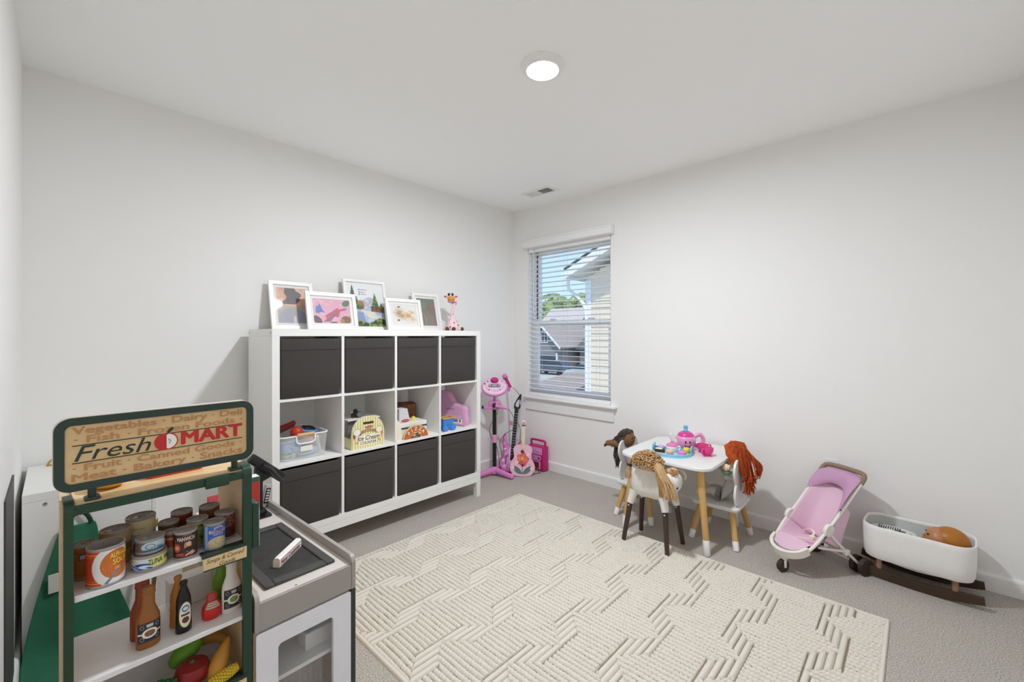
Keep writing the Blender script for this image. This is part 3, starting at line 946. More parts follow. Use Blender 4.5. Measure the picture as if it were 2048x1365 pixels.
toy('toy_phone', 'blue toy phone with black screen lying in the mesh bin', 'toy', MB().box(-.05, .05, -.03, .03, -.01, .01, .006, 2, T(bc.x + .066, bc.y - .02, bc.z + .132, rx=22, ry=12, rz=10)), mat('toy_blue', '#5f9bd0', .4))
toy('toy_screen', 'small black toy tablet lying on the blue phone in the mesh bin', 'toy', MB().box(-.034, .034, -.02, .02, -.003, .003, .002, 1, T(bc.x + .067, bc.y - .026, bc.z + .1475, rx=22, ry=12, rz=10)), BLACK)
toy('toy_cup', 'pink fabric toy cup inside the mesh bin below the handle', 'toy', MB().lathe([(.001, 0), (.03, 0), (.036, .05), (.033, .05), (.027, .004), (.001, .004)], 18, T(bc.x + .035, bc.y - .085, bc.z + .062)), mat('toy_rose', '#e2b6ad', .7))
toy('toy_case', 'pale blue toy case seen through the left of the mesh bin', 'toy', MB().box(-.05, .05, -.02, .02, -.03, .03, .006, 2, T(bc.x - .062, bc.y - .105, bc.z + .07, rz=4)), mat('toy_pale_blue', '#8fb3da', .6))
toy('toy_cloth', 'light blue cloth lying at the bottom of the mesh bin', 'cloth', MB().ell((bc.x + .028, bc.y - .075, bc.z + .032), (.075, .05, .028), 18, 10), mat('cloth_blue', '#a8c5e4', .9, bump=(30, 1.0), bdist=.01))
toy('toy_frog', 'pale green soft toy pressed into the left bottom of the mesh bin', 'toy', MB().ell((bc.x - .076, bc.y - .08, bc.z + .022), (.032, .035, .018), 14, 8).ell((bc.x - .052, bc.y - .115, bc.z + .024), (.012, .012, .02), 10, 6), mat('toy_green', '#b9c7a5', .8))
toy('toy_spoon', 'long cream wooden toy spoon slanting along the right of the mesh bin', 'toy', MB().tube([(bc.x + .075, bc.y - .112, bc.z + .11), (bc.x + .104, bc.y - .09, bc.z + .018)], [.012, .009], 10), mat('toy_cream', '#e7dcc6', .6))

# ---------------------------------------------------------------- row two, second cell: ice cream counter
def stripes(U, V):
    P = Paint(U, V, '#f3ecc2')
    f = (U * 13) % 1
    return P.put(f < .42, '#d9cf86').put((f > .42) & (f < .47), '#9b8f58').put((f > .68) & (f < .74), '#e2d9a0').c
CREAM = mat('painted_cream', '#efe9d2', .5)
ic = thing('ice_cream_counter_toy', 'striped cream wooden ice cream counter toy with a rounded front and carry slot', 'toy', (-1.777, -.43, ZS))
arch = [(-.108, 0), (.108, 0)] + [(.108 * math.cos(a) ** .9 if math.cos(a) > 0 else -.108 * (-math.cos(a)) ** .9, .085 + .108 * math.sin(a)) for a in [math.pi * k / 24 for k in range(25)]]
slot = None
MB().prism(arch, 0, .012, T(0, .012, 0, rx=90)).build('front_board', CREAM, ic)
def arch_h(x):
    c = min(1, abs(x) / .108) ** (1 / .9)
    return .085 + .108 * math.sqrt(max(0, 1 - c * c))
def icpos(u, v):
    x = -.1075 + .215 * u
    return (x, -.0005, .0008 + v * (arch_h(x) - .002))
def icart(U, V):
    x = -.1075 + .215 * U
    z = V * np.array([arch_h(t) for t in x])
    P = Paint(U, V, '#f3ecc2')
    P.c = stripes(U, V)
    P.put((np.abs(x) < .034) & (np.abs(z - .152) < .0075), '#3b352c')
    P.put(((x - .004) / .031) ** 2 + ((z - .125) / .0095) ** 2 < 1, '#c8c4b5').put(((x - .004) / .028) ** 2 + ((z - .125) / .0075) ** 2 < 1, '#c3312e')
    P.put((np.abs(x) < .054) & (np.abs(z - .095 - .01 * np.cos(x * 30)) < .0085), '#4b3322').put((np.abs(x) < .05) & (np.abs(z - .095 - .01 * np.cos(x * 30)) < .006), '#b98a4c')
    for s_, c1, c2 in ((-1, '#eef0e6', '#7a4526'), (1, '#f2ead0', '#cd8a32')):
        cx = s_ * .073
        P.put((np.abs(x - cx) < .028) & (z > .03) & (z < .078) & (np.abs(x - cx) < (z - .02) * .55), '#d8a85f')
        P.put(((x - cx) / .026) ** 2 + ((z - .082) / .022) ** 2 < 1, c2).put(((x - cx) / .024) ** 2 + ((z - .101) / .022) ** 2 < 1, '#6b5a3c').put(((x - cx) / .022) ** 2 + ((z - .101) / .020) ** 2 < 1, c1)
    P.put((np.abs(x) < .085) & (np.abs(z - .062) < .018), '#f7f3e0', .9).put((np.abs(x) < .06) & (np.abs(z - .03) < .013), '#f7f3e0', .9)
    return P.c
printed('front_print', ic, 130, 90, icpos, icart)
DKB = mat('print_brown', '#43251a', .6)
lettering(ic, [('Ice Cream', 0, .06, .038, dict(bold=.02, shear=.25, xs=.92))], DKB, lambda x, y: (x, -.0012, y))
lettering(ic, [('COUNTER', 0, .03, .0235, dict(bold=.01, xs=.98))], mat('print_umber', '#6c4a30', .6), lambda x, y: (x, -.0012, y))
lettering(ic, [('SCOOP & SERVE', 0, .1025, .0085, dict(bold=.01))], mat('print_pale', '#f4e9cf', .6), lambda x, y: (x, -.0012, y))
lettering(ic, [('Melissa&Doug', .004, .125, .0078, dict(bold=.005, shear=.2))], mat('print_pale', '#f4e9cf', .6), lambda x, y: (x, -.0012, y))
MB().box(-.106, -.094, .0125, .20, .001, .06).build('side_board', CREAM, ic, smooth=False)
MB().box(.094, .106, .0125, .20, .001, .06).build('side_board', CREAM, ic, smooth=False)
printed('side_print', ic, 24, 2, lambda u, v: (-.1063, .2 - .187 * u, .001 + .059 * v), stripes)
MB().box(-.094, .094, .0125, .20, .001, .012).build('floor_board', CREAM, ic, smooth=False)
MB().box(-.106, .106, .188, .20, .0605, .165).build('back_board', WHITE, ic, smooth=False)
MB().box(-.106, .106, .05, .20, .1655, .172).build('lid_board', WHITE, ic, smooth=False)
MB().box(-.1, .1, .07, .074, .0605, .165).build('window_pane', mat('smoky_plastic', '#8a7f86', .2, alpha=.6), ic, smooth=False)
tc_ = thing('toy_camera', 'dark brown toy scoop holder standing on the ice cream counter lid', 'toy', (-1.80, -.315, ZS + .1726))
MB().box(-.028, .012, -.014, .014, 0, .034, .004, 2).build('body', mat('toy_umber', '#3a2c26', .5), tc_)
MB().lathe([(.001, 0), (.019, 0), (.02, .014), (.016, .02), (.001, .02)], 18, T(.012, -.014, .021, rx=90)).build('lens_barrel', mat('toy_grey', '#6d7276', .4), tc_)
MB().ell((-.004, 0, .042), (.014, .012, .012), 12, 8).build('top_knob', mat('toy_umber', '#3a2c26', .5), tc_)
MB().ell((-.03, -.006, .034), (.007, .007, .006), 10, 6).build('button', mat('toy_pearl', '#d9cfc2', .4), tc_)

# ---------------------------------------------------------------- row two, third cell: pizza toys
pz = thing('pizza_counter_toy', 'white wooden pizza counter toy box with green stripe and tall post', 'toy', (-1.44, -.40, ZS))
MB().box(-.098, .118, .0, .17, 0, .1, .002).build('box', WHITE, pz)
MB().prism([(-.098, .1005), (-.012, .1005), (-.036, .197), (-.098, .197)], 0, .075, T(0, .08, 0, rx=90)).build('post', mat('toy_pale_grey', '#d6d6da', .45), pz, smooth=False)
MB().box(-.0985, .1185, -.0016, -.0002, .062, .073).build('green_stripe', mat('toy_dark_green', '#1f5a4c', .5), pz, smooth=False)
MB().prism(ellipse(.03, .009, 24, -.052, .118), 0, .0012, T(0, .0035, 0, rx=90)).build('badge', mat('badge_red', '#bf2f33', .5), pz)
lettering(pz, [('Melissa&Doug', -.052, .118, .0078, dict(shear=.2))], mat('print_pale', '#f4e9cf', .6), lambda x, y: (x, .0018, y))
pb = thing('pizza_board_toy', 'half round wooden pizza sign with white letters in front of the pizza counter', 'toy', (-1.433, -.437, ZS))
half = [(-.098, 0), (.098, 0)] + [(.098 * math.cos(math.pi * k / 22), .003 + .083 * math.sin(math.pi * k / 22)) for k in range(1, 22)]
MB().prism(half, 0, .012, T(0, .012, 0, rx=90)).build('board', mat('crust', '#dfb98a', .6), pb)
def pzpos(u, v):
    x = -.096 + .192 * u
    return (x, -.0005, .0006 + v * (.0845 * math.sqrt(max(.002, 1 - (x / .0985) ** 2))))
def pzart(U, V):
    x = -.096 + .192 * U
    z = V * .0845 * np.sqrt(np.maximum(.002, 1 - (x / .0985) ** 2))
    r = np.sqrt((x / .098) ** 2 + (z / .084) ** 2)
    P = Paint(U, V, '#e3bd8d')
    P.put(r < .93, '#9a4527').put(r < .88, '#c4672f')
    P.put(r < .88, '#c4672f').put((r < .5) & (vnoise(U, V, 12, 4) > .55), '#e2c79a').put((r < .42) & (vnoise(U, V, 12, 9) > .6), '#5f6e3a').put((r < .38) & (vnoise(U, V, 11, 14) > .66), '#4a4554')
    return P.c
printed('pizza_print', pb, 90, 40, pzpos, pzart)
its = []
for ch, a in zip('PIZZA', (148, 122, 93, 62, 33)):
    its.append((ch, .066 * math.cos(RAD(a)), .008 + .053 * math.sin(RAD(a)), .034, dict(bold=.03, rot=(a - 90) * .75)))
lettering(pb, its, mat('print_white', '#fbf8f0', .6), lambda x, y: (x, -.0013, y))
o = MB().prism([(-.014, 0), (.022, 0), (.02, .07), (.006, .125), (-.014, .14)], 0, .08, T(0, .08, 0, rx=90)).build('side_shield', CREAM)
o.location = (-1.568, -.437, ZS)
tag(o, 'cream rounded wooden panel standing at the left of the pizza counter', 'toy')
o = MB().box(-.07, .085, 0, .1, 0, .188, .003).add([(-.07, 0, .1885), (.085, 0, .1885), (.075, .05, .200), (-.05, .05, .206), (-.07, .1, .1885), (.085, .1, .1885)], [[0, 1, 2, 3], [3, 2, 5, 4], [0, 3, 4], [1, 5, 2]]).build('brown_box', mat('kraft_box', '#8a5a38', .7, noise=(26, .1, '#6d4127')))
o.location = (-1.365, -.205, ZS)
tag(o, 'printed brown cardboard box behind the pizza counter toy', 'box')
o = MB().prism([(-.024, 0), (.024, 0), (.004, .026), (-.006, .026)], 0, .014, T(0, 0, 0, rx=90)).build('cheese_wedge', mat('cheese_yellow', '#eed258', .5))
o.location = (-1.388, -.33, ZS + .1006)
tag(o, 'yellow wooden cheese wedge on the pizza counter box', 'toy food')

# ---------------------------------------------------------------- row two, fourth cell: toy piano and cart
PPK = mat('piano_pink', '#dfa9cb', .25, coat=.4, noise=(10, .03))
pn = thing('toy_piano', 'pink toy grand piano standing on its side in the cube shelf', 'toy piano', (-1.052, -.150, ZS), -76)
out = smooth2([(0, 0), (.0, .09), (.004, .134), (.03, .15), (.065, .156), (.10, .17), (.13, .205), (.16, .245), (.20, .262), (.24, .25), (.262, .21), (.266, .1), (.262, 0), (.13, -.0)], 4)
out = [(.266 - x, max(0, y)) for x, y in out][::-1]
Mu = T(0, 0, 0, rx=90)
MB().prism(out, -.055, -.008, Mu).build('case', PPK, pn)
MB().prism([(x * .93 + .01, y * .93 + .006) for x, y in out], -.008, 0, Mu).build('lid_face', PPK, pn)
MB().box(.016, .246, -.0015, -.0004, .018, .052).build('keybed', mat('key_white', '#f4f1ee', .3), pn, smooth=False)
kw = MB().box(-.0068, .0068, -.0016, 0, 0, .033, .0006).mesh('white_key', mat('key_white', '#f4f1ee', .3), False)
kb = MB().box(-.004, .004, -.003, 0, 0, .019, .0006).mesh('black_key', BLACK, False)
for k in range(16):
    o = bpy.data.objects.new('white_key', kw); COL.objects.link(o); o.parent = pn; o.location = (.0235 + .0143 * k, -.0016, .0185)
    if k % 7 not in (2, 6) and k < 15:
        o = bpy.data.objects.new('black_key', kb); COL.objects.link(o); o.parent = pn; o.location = (.0307 + .0143 * k, -.0033, .0325)
for k in range(16):
    MB().box(.02 + .0143 * k, .0215 + .0143 * k, -.001, -.0003, .06, .088 - .0006 * k).build('guide_line', mat('key_white', '#f4f1ee', .3), pn, smooth=False)
lettering(pn, [('Piano Music', .13, .125, .018, dict(shear=.35))], mat('piano_mauve', '#6f4468', .5), lambda x, y: (x, -.0006, y))
MB().cyl((.235, .056, .04), (.235, .095, .04), .009, n=12).build('leg', PPK, pn)
MB().cyl((.09, .056, .20), (.09, .09, .20), .009, n=12).build('leg', PPK, pn)
cart = thing('toy_cart', 'blue and orange toy wagon in front of the pink piano', 'toy', (-1.152, -.40, ZS))
TB = mat('toy_bright_blue', '#4a8fe0', .35)
MB().loft([[(-.045, -.028, .04), (.035, -.028, .04), (.035, .028, .04), (-.045, .028, .04)], [(-.05, -.036, .088), (.052, -.036, .088), (.052, .036, .088), (-.05, .036, .088)]]).build('tub', TB, cart, smooth=False)
MB().ring([(-.053, -.039), (.055, -.039), (.055, .039), (-.053, .039)], [(-.045, -.031), (.047, -.031), (.047, .031), (-.045, .031)], .0885, .096).build('rim', mat('toy_orange', '#f0a63c', .4), cart, smooth=False)
for sx in (-.03, .038):
    for sy in (-.034, .034):
        MB().cyl((sx, sy - .006, .0225), (sx, sy + .006, .0225), .0225, n=18).build('wheel', TB, cart)
MB().box(-.03, .04, -.026, .026, .028, .0395).build('axle_block', TB, cart, smooth=False)
# ================================================================= MUSIC CORNER
TPK = mat('toy_pink', '#e39ccf', .35, noise=(20, .03))
TPK2 = mat('toy_mauve', '#dd86c6', .38, noise=(20, .03))
HOT = mat('toy_magenta', '#c72a7d', .35, noise=(20, .05))
PALE = mat('toy_pale_pink', '#efd3e3', .35)
SIL = mat('toy_silver', '#c7c3cf', .35, .2)
ks = thing('toy_microphone_stand', 'pink toy karaoke stand with round button console on a black pole', 'toy', (-.45, -.185, 0), -44)
MB().cyl((0, 0, .045), (0, 0, .60), .0175, n=16).build('pole', BLACK, ks)
MB().lathe([(.001, .29), (.0195, .29), (.0205, .295), (.0205, .355), (.0195, .36), (.001, .36)], 18).build('collar', TPK, ks)
mb = MB()
for a in (-150, -38, 72):
    p = [(0, 0, .05), (.05 * math.cos(RAD(a)), .05 * math.sin(RAD(a)), .043), (.13 * math.cos(RAD(a)), .13 * math.sin(RAD(a)), .030), (.185 * math.cos(RAD(a)), .185 * math.sin(RAD(a)), .0215)]
    mb.tube(smooth_path(p, 4), [.026, .026, .026, .025, .025, .024, .024, .023, .023, .022, .022, .022, .0215], 12)
    mb.ell((.185 * math.cos(RAD(a)), .185 * math.sin(RAD(a)), .0218), .0218, 12, 8)
mb.lathe([(.001, .02), (.034, .022), (.036, .045), (.024, .075), (.018, .08), (.001, .08)], 18)
mb.build('tripod_base', TPK2, ks)
MB().box(-.055, .055, -.03, .02, .585, .655, .012, 3).build('holder_block', TPK2, ks)
MB().box(-.095, .03, -.05, -.031, .585, .612, .006, 2).build('holder_arm', TPK2, ks)
MB().cyl((-.112, -.040, .608), (-.095, -.040, .606), .014, n=14).build('arm_cap', BLACK, ks)
MB().cyl((0, 0, .655), (0, 0, .70), .012, n=12).build('neck', TPK2, ks)
MC = T(0, -.01, .775, rx=42)
MB().lathe([(.001, -.05), (.05, -.048), (.062, -.03), (.1, -.02), (.113, -.012), (.116, 0), (.111, .008), (.105, .010), (.001, .010)], 40, MC, 1.0, .86).build('console_shell', TPK2, ks)
face = MB().lathe([(.001, .0102), (.104, .0102), (.103, .0125), (.001, .0135)], 40, MC, 1.0, .86).build('console_face', PALE, ks)
MB().lathe([(.001, 0), (.036, 0), (.036, .018), (.03, .03), (.001, .036)], 24, MC @ T(0, .062, .011), 1.0, .7).build('light_dome', HOT, face)
def dot(x, y, r, m, h=.004):
    MB().lathe([(.001, 0), (r, 0), (r, h * .6), (r * .7, h), (.001, h)], 12, MC @ T(x, y, .0132)).build('button', m, face)
MB().prism(rrect(.11, .036, .017), 0, .004, MC @ T(0, .008, .0132)).build('display_bezel', mat('toy_plum', '#8a5f86', .4), face)
MB().prism(rrect(.04, .028, .003), 0, .0015, MC @ T(0, .008, .0174)).build('display', mat('lcd_grey', '#9fb0ac', .3), face)
for x in (-.04, .04):
    dot(x, .010, .012, TPK, .008)
for k in range(9):
    a = RAD(200 + 140 * k / 8)
    dot(.082 * math.cos(a), .02 + .072 * math.sin(a), .0075 if k != 4 else .012, (SIL, TPK, HOT, SIL)[k % 4] if k != 4 else SIL)
for x, y, m in ((-.06, .055, mat('toy_teal', '#4f9a96', .4)), (-.085, .03, HOT), (.065, .055, TPK), (.088, .03, SIL)):
    dot(x, y, .009, m)
hm = thing('toy_microphone', 'pink toy hand microphone with dark mesh head resting on the karaoke stand holder', 'toy microphone', (-.45, -.185, 0), -44, 'toy microphones')
MB().tube([(.012, -.07, .624), (.1, -.062, .598), (.118, -.060, .592)], [.0185, .0085, .007], 14).build('grip', TPK2, hm)
MB().ell((0, -.071, .628), (.0205, .0205, .0215), 16, 10).build('head', mat('mic_mesh', '#2c2a30', .5, noise=(300, .5)), hm)
MB().tube([(.007, -.0705, .6262), (.012, -.07, .6248)], .0215, 16).build('ring', SIL, hm)

m2 = thing('toy_stage_microphone', 'white and pink toy microphone stand behind the guitars with pink microphone on top', 'toy', (-.163, -.125, 0), -44)
MB().cyl((0, 0, .012), (-.008, 0, .40), .0135, n=14).build('lower_pole', mat('toy_white', '#ececf0', .3), m2)
MB().cyl((-.008, 0, .425), (-.03, 0, .72), .011, n=14).build('upper_pole', mat('toy_white', '#ececf0', .3), m2)
MB().lathe([(.001, 0), (.016, 0), (.0165, .03), (.013, .04), (.001, .04)], 14, T(-.0075, 0, .39)).build('collar', TPK2, m2)
MB().lathe([(.001, 0), (.085, 0), (.088, .006), (.07, .014), (.02, .022), (.001, .022)], 28).build('base', TPK2, m2)
MB().tube([(-.03, 0, .71), (-.034, -.005, .76)], [.016, .014], 12).build('clip', TPK2, m2)
MB().tube([(-.012, -.012, .745), (-.062, -.02, .835)], [.012, .017], 14).build('microphone_grip', HOT, m2)
MB().ell((-.068, -.021, .848), (.025, .025, .026), 18, 12).build('microphone_head', mat('mic_pink', '#dc7fb6', .4, noise=(260, .35)), m2)
MB().tube([(-.0600, -.0197, .8305), (-.0635, -.0202, .837)], .0245, 16).build('microphone_ring', HOT, m2)

# ---- electric guitar
eg = thing('toy_electric_guitar', 'magenta toy electric guitar with black neck leaning in the room corner', 'toy guitar', (-.302, -.238, .004), -44)
eg.rotation_euler = (RAD(-9), RAD(6), RAD(-44))
Mu = T(rx=90)
eo = smooth2([(-.02, .0), (-.075, .012), (-.105, .06), (-.1, .11), (-.075, .15), (-.085, .2), (-.098, .26), (-.092, .315), (-.074, .335), (-.066, .30), (-.052, .255), (-.025, .232), (.03, .232), (.05, .26), (.078, .285), (.085, .25), (.072, .19), (.07, .15), (.105, .1), (.105, .05), (.07, .01), (.02, .0)], 4)
eo = [(x, max(0.0, y)) for x, y in eo]
EGM = mat('guitar_magenta', '#cc52ae', .25, coat=.5, noise=(34, .12, '#e6a5d8'))
MB().prism(eo, -.02, .012, Mu).build('body', mat('guitar_plum', '#b03a8f', .3), eg)
MB().prism([(x * .94, y * .95 + .008) for x, y in eo], .012, .02, Mu).build('face', EGM, eg)
MB().prism(smooth2([(-.01, .06), (.05, .05), (.075, .1), (.05, .16), (.055, .235), (.03, .222), (-.025, .222), (-.03, .17), (-.022, .11)], 4), .0202, .024, Mu).build('pickguard', PALE, eg)
MB().box(-.017, .017, -.034, -.0245, .11, .56, .002).build('neck', BLACK, eg)
for k in range(16):
    MB().box(-.0172, .0172, -.0352, -.0342, .16 + .024 * k, .162 + .024 * k).build('fret', SIL, eg, smooth=False)
MB().prism(smooth2([(-.018, .56), (.018, .56), (.032, .59), (.026, .62), (.034, .68), (.024, .70), (.0, .66), (-.022, .61), (-.026, .58)], 4), .018, .034, Mu).build('headstock', BLACK, eg)
MB().prism(smooth2([(-.010, .585), (.014, .58), (.02, .61), (.018, .65), (.0, .635), (-.012, .605)], 4), .0342, .037, Mu).build('headstock_plate', SIL, eg)
for k, (x, y) in enumerate(((-.075, .1), (-.062, .05), (-.07, .2))):
    MB().lathe([(.001, 0), (.014 - .002 * k, 0), (.012 - .002 * k, .005), (.001, .006)], 14, T(x, -.0205, y, rx=90)).build('knob', PALE, eg)
MB().box(-.06, -.045, -.0225, -.0205, .07, .15, .001).build('key_strip', mat('toy_plum', '#8a5f86', .4), eg)

# ---- flower guitar
FG = mat('guitar_pale_pink', '#eeb9d0', .35, noise=(16, .03))
ag = thing('toy_flower_guitar', 'pale pink wooden toy guitar painted with a red poppy and leaves', 'toy guitar', (-.300, -.375, .0), -44)
ag.rotation_euler = (RAD(-10), RAD(2.5), RAD(-44))
go = smooth2([(0, 0), (-.075, .008), (-.108, .06), (-.104, .105), (-.077, .155), (-.078, .195), (-.082, .23), (-.055, .262), (0, .268), (.055, .262), (.082, .23), (.078, .195), (.077, .155), (.104, .105), (.108, .06), (.075, .008)], 5)
go = [(x, max(0.0, y)) for x, y in go]
MB().prism(go, -.028, .018, Mu).build('body', FG, ag)
def goutline(v):
    xs = [abs(x) for x, y in go if abs(y - v) < .012]
    return max(xs) if xs else .05
def gpos(u, v):
    y = .006 + .252 * v
    w = goutline(y) * .93
    return (-w + 2 * w * u, -.0186, y)
def gart(U, V):
    y = .006 + .252 * V
    w = np.array([goutline(t) * .93 for t in y])
    x = (2 * U - 1) * w
    P = Paint(U, V, '#efbcd2')
    ang = np.arctan2(y - .145, x)
    P.put(np.hypot(x, (y - .142) * .95) < .052 + .006 * np.cos(ang * 5), '#d9614f')
    P.put((np.hypot(x, y - .142) < .05) & (vnoise(U, V, 14, 21) > .62), '#ec8a70').put((y < .128) & (np.hypot(x, y - .142) < .05), '#c9505a', .6)
    P.put(np.hypot(x + .002, y - .15) < .013, '#eac86a').put(np.hypot(x + .002, y - .15) < .006, '#c9803c')
    P.put((np.abs(x) < .017 - (.1 - y) * .6) & (y > .078) & (y < .1), '#2b2622').put((np.abs(x) < .0022) & (y > .02) & (y < .08), '#b8505e')
    for s_ in (-1, 1):
        for ang_, ln, wd, col in ((42, .105, .016, '#2f5570'), (28, .085, .015, '#3f6d58')):
            c, s = math.cos(RAD(ang_)), math.sin(RAD(ang_))
            px, py = x * s_, y - .018
            a, b = px * c + py * s, -px * s + py * c
            m = (a > 0) & (a < ln) & (np.abs(b) < wd * np.sin(np.pi * np.clip(a / ln, 0, 1)) ** .8)
            P.put(m, col).put(m & (np.abs(np.sin((a - np.abs(b)) * 420)) > .93), '#8fb0a4')
    for cx, cy, r_ in ((.042, .186, .016), (-.048, .118, .015), (-.082, .075, .014), (.08, .068, .014)):
        d = np.hypot(x - cx, y - cy)
        P.put(d < r_ * (.8 + .2 * np.cos(6 * np.arctan2(y - cy, x - cx))), '#f7f0e4').put(d < r_ * .35, '#e3c04e')
    for cx, cy in ((-.05, .2), (.06, .15), (-.075, .13), (.0, .24), (-.02, .09), (.06, .1), (.04, .02), (-.04, .02)):
        P.put(np.hypot(x - cx, y - cy) < .0045, '#d98aa8')
    return P.c
printed('painted_front', ag, 150, 160, gpos, gart)
MB().lathe([(.001, 0), (.0155, 0), (.0155, .0008), (.001, .0008)], 24, T(-.004, -.0188, .208, rx=90)).build('sound_hole', mat('hole_brown', '#574338', .8), ag)
MB().box(-.0145, .0145, -.0265, -.0192, .235, .428, .002).build('neck', mat('neck_cream', '#efe0c4', .45), ag)
for k in range(13):
    MB().box(-.0095, .0095, -.0272, -.0266, .25 + .0138 * k, .2518 + .0138 * k).build('fret', BRN, ag, smooth=False)
MB().box(-.0155, .0155, -.028, -.0188, .4285, .436, .001).build('nut', BLACK, ag)
MB().ell((0, -.022, .458), (.026, .014, .024), 16, 10).build('headstock', mat('head_lilac', '#e8c7d8', .5), ag)
MB().ell((0, -.037, .458), (.013, .003, .012), 14, 8).build('flower_petal', mat('petal_yellow', '#efe07e', .5), ag)
MB().ell((0, -.040, .458), (.006, .002, .006), 10, 6).build('flower_centre', HOT, ag)

# ---- amplifier
am = thing('toy_amplifier', 'magenta toy amplifier box with carry handle beside the flower guitar', 'toy', (-.022, -.362, 0), -90)
# local: x along the front, -y out of the front
RAS = mat('amp_raspberry', '#bf1f6d', .35)
MB().box(-.093, .093, -.075, 0, 0, .225, .014, 3).build('case', RAS, am)
MB().tube(smooth_path([(-.08, -.04, .215), (-.082, -.04, .255), (-.068, -.04, .27), (.068, -.04, .27), (.082, -.04, .255), (.08, -.04, .215)], 4), .010, 10).build('handle', RAS, am)
MB().box(-.073, .073, -.0785, -.0752, .15, .213, .002).build('control_panel', TPK, am)
for k in range(4):
    MB().lathe([(.001, 0), (.0105, 0), (.009, .008), (.001, .009)], 14, T(-.05 + .033 * k, -.0787, .185, rx=90)).build('dial', mat('amp_lilac', '#c9a3d6', .3), am)
MB().prism(rrect(.12, .044, .02), 0, .003, T(.0, -.0752, .118, rx=90)).build('speaker_plate', TPK, am)
MB().lathe([(.001, 0), (.026, 0), (.025, .006), (.018, .004), (.001, .006)], 22, T(-.022, -.0784, .118, rx=90)).build('speaker', mat('amp_mauve', '#d183c4', .4), am)
MB().prism(rrect(.03, .022, .005), 0, .002, T(.038, -.0784, .118, rx=90)).build('switch', mat('toy_plum', '#8a5f86', .4), am)
w_ = MB().box(-.075, .055, -.079, -.0752, .02, .088, .002).build('panel_frame', TPK, am)
MB().box(-.068, .04, -.081, -.0792, .026, .082).build('panel_window', mat('amber_panel', '#6b3d1c', .3), w_, smooth=False)

# ---- cables
CBL = mat('black_cable', '#262626', .5)
def cable(label, pts, r=.0022):
    o = MB().tube(smooth_path(pts, 7), r, 6).build('microphone_cable', CBL)
    return tag(o, label, 'cable', 'cables in the music corner')
cable('thin black cable looping from the karaoke hand microphone to the floor', [(-.40, -.308, .588), (-.365, -.30, .56), (-.33, -.31, .50), (-.315, -.325, .44), (-.33, -.30, .40), (-.37, -.24, .36), (-.40, -.20, .28), (-.36, -.185, .18), (-.33, -.16, .08), (-.30, -.13, .004)])
cable('thin black cable curling from the pink stage microphone down by the window', [(-.172, -.143, .742), (-.14, -.15, .72), (-.10, -.17, .66), (-.09, -.18, .60), (-.13, -.19, .54), (-.155, -.17, .45), (-.12, -.19, .36), (-.09, -.16, .2), (-.08, -.14, .004)])
cable('thin black cable hanging behind the karaoke stand pole', [(-.36, -.12, .62), (-.345, -.12, .54), (-.40, -.11, .46), (-.43, -.10, .38), (-.40, -.10, .30), (-.35, -.10, .24), (-.30, -.09, .10), (-.29, -.08, .004)])
cable('short black cable lying on the carpet by the amplifier', [(-.22, -.40, .0025), (-.17, -.43, .0025), (-.13, -.44, .0025), (-.115, -.41, .0025)])
# ================================================================= PLAY TABLE
PINE = wood('pine_wood', '#d9b478', '#bd9150', .5, (26, 26, 1.6))
PAINT = mat('white_painted_wood', '#e3e2e0', .4, noise=(10, .012))
SOCK = mat('white_leg_tip', '#ededeb', .5)
TZ = .492
tbl = thing('play_table', 'low white childrens table with pine legs by the right wall', 'table', (-.3425, -1.7875, 0))
top = rrect(.625, .556, .085, 8)
MB().loft([[(x * .985, y * .985, TZ - .02) for x, y in top], [(x, y, TZ - .016) for x, y in top], [(x, y, TZ - .004) for x, y in top], [(x * .99, y * .99, TZ) for x, y in top]]).build('tabletop', PAINT, tbl)
def splay_leg(parent, a, b, r0, r1, tip):
    A, B = Vector(a), Vector(b)
    k = (A.z - tip) / (A.z - B.z)
    Mid = A.lerp(B, k)
    l = MB().tube([A, Mid], [r0, r0 + (r1 - r0) * k], 16).build('leg', PINE, parent)
    rm = r0 + (r1 - r0) * k
    d = (B - Mid)
    MB().tube([Mid, Mid + d * .02, B - d * .06, B], [rm + .0006, rm + .0012, r1 + .001, r1 - .002], 16).build('leg_tip', SOCK, l)
for sx in (-1, 1):
    for sy in (-1, 1):
        splay_leg(tbl, (sx * .235, sy * .205, TZ - .02), (sx * .262, sy * .255, .0005), .0205, .0165, .085)
MB().box(-.24, .24, -.21, -.19, TZ - .04, TZ - .0202).build('apron_rail', PAINT, tbl, smooth=False)
MB().box(-.24, .24, .19, .21, TZ - .04, TZ - .0202).build('apron_rail', PAINT, tbl, smooth=False)

def small_chair(label, loc, rz):
    c = thing('childrens_chair', label, 'chair', loc, rz, 'white childrens chairs at the play table')
    so = rrect(.27, .265, .022, 5)
    MB().loft([[(x * .94, y * .94, .208) for x, y in so], [(x * .97, y * .97, .212) for x, y in so], [(x, y, .220) for x, y in so], [(x, y, .229) for x, y in so], [(x * .98, y * .98, .232) for x, y in so]]).build('seat', PAINT, c)
    h = [(.0, .2325), (.06, .2325), (.098, .245), (.122, .285), (.12, .33), (.102, .362), (.112, .378), (.133, .42), (.131, .46), (.108, .492), (.07, .504), (.03, .498), (0, .488)]
    pts = h + [(-x, z) for x, z in h[-2:0:-1]]
    out = [(x, max(.2325, y)) for x, y in smooth2(pts, 3)]
    MB().prism(out, .106, .118, T(rx=90)).build('backrest', PAINT, c)
    for sx in (-1, 1):
        for sy in (-1, 1):
            splay_leg(c, (sx * .09, sy * .085, .208), (sx * .145, sy * .128, .0005), .0185, .015, .05)
    return c
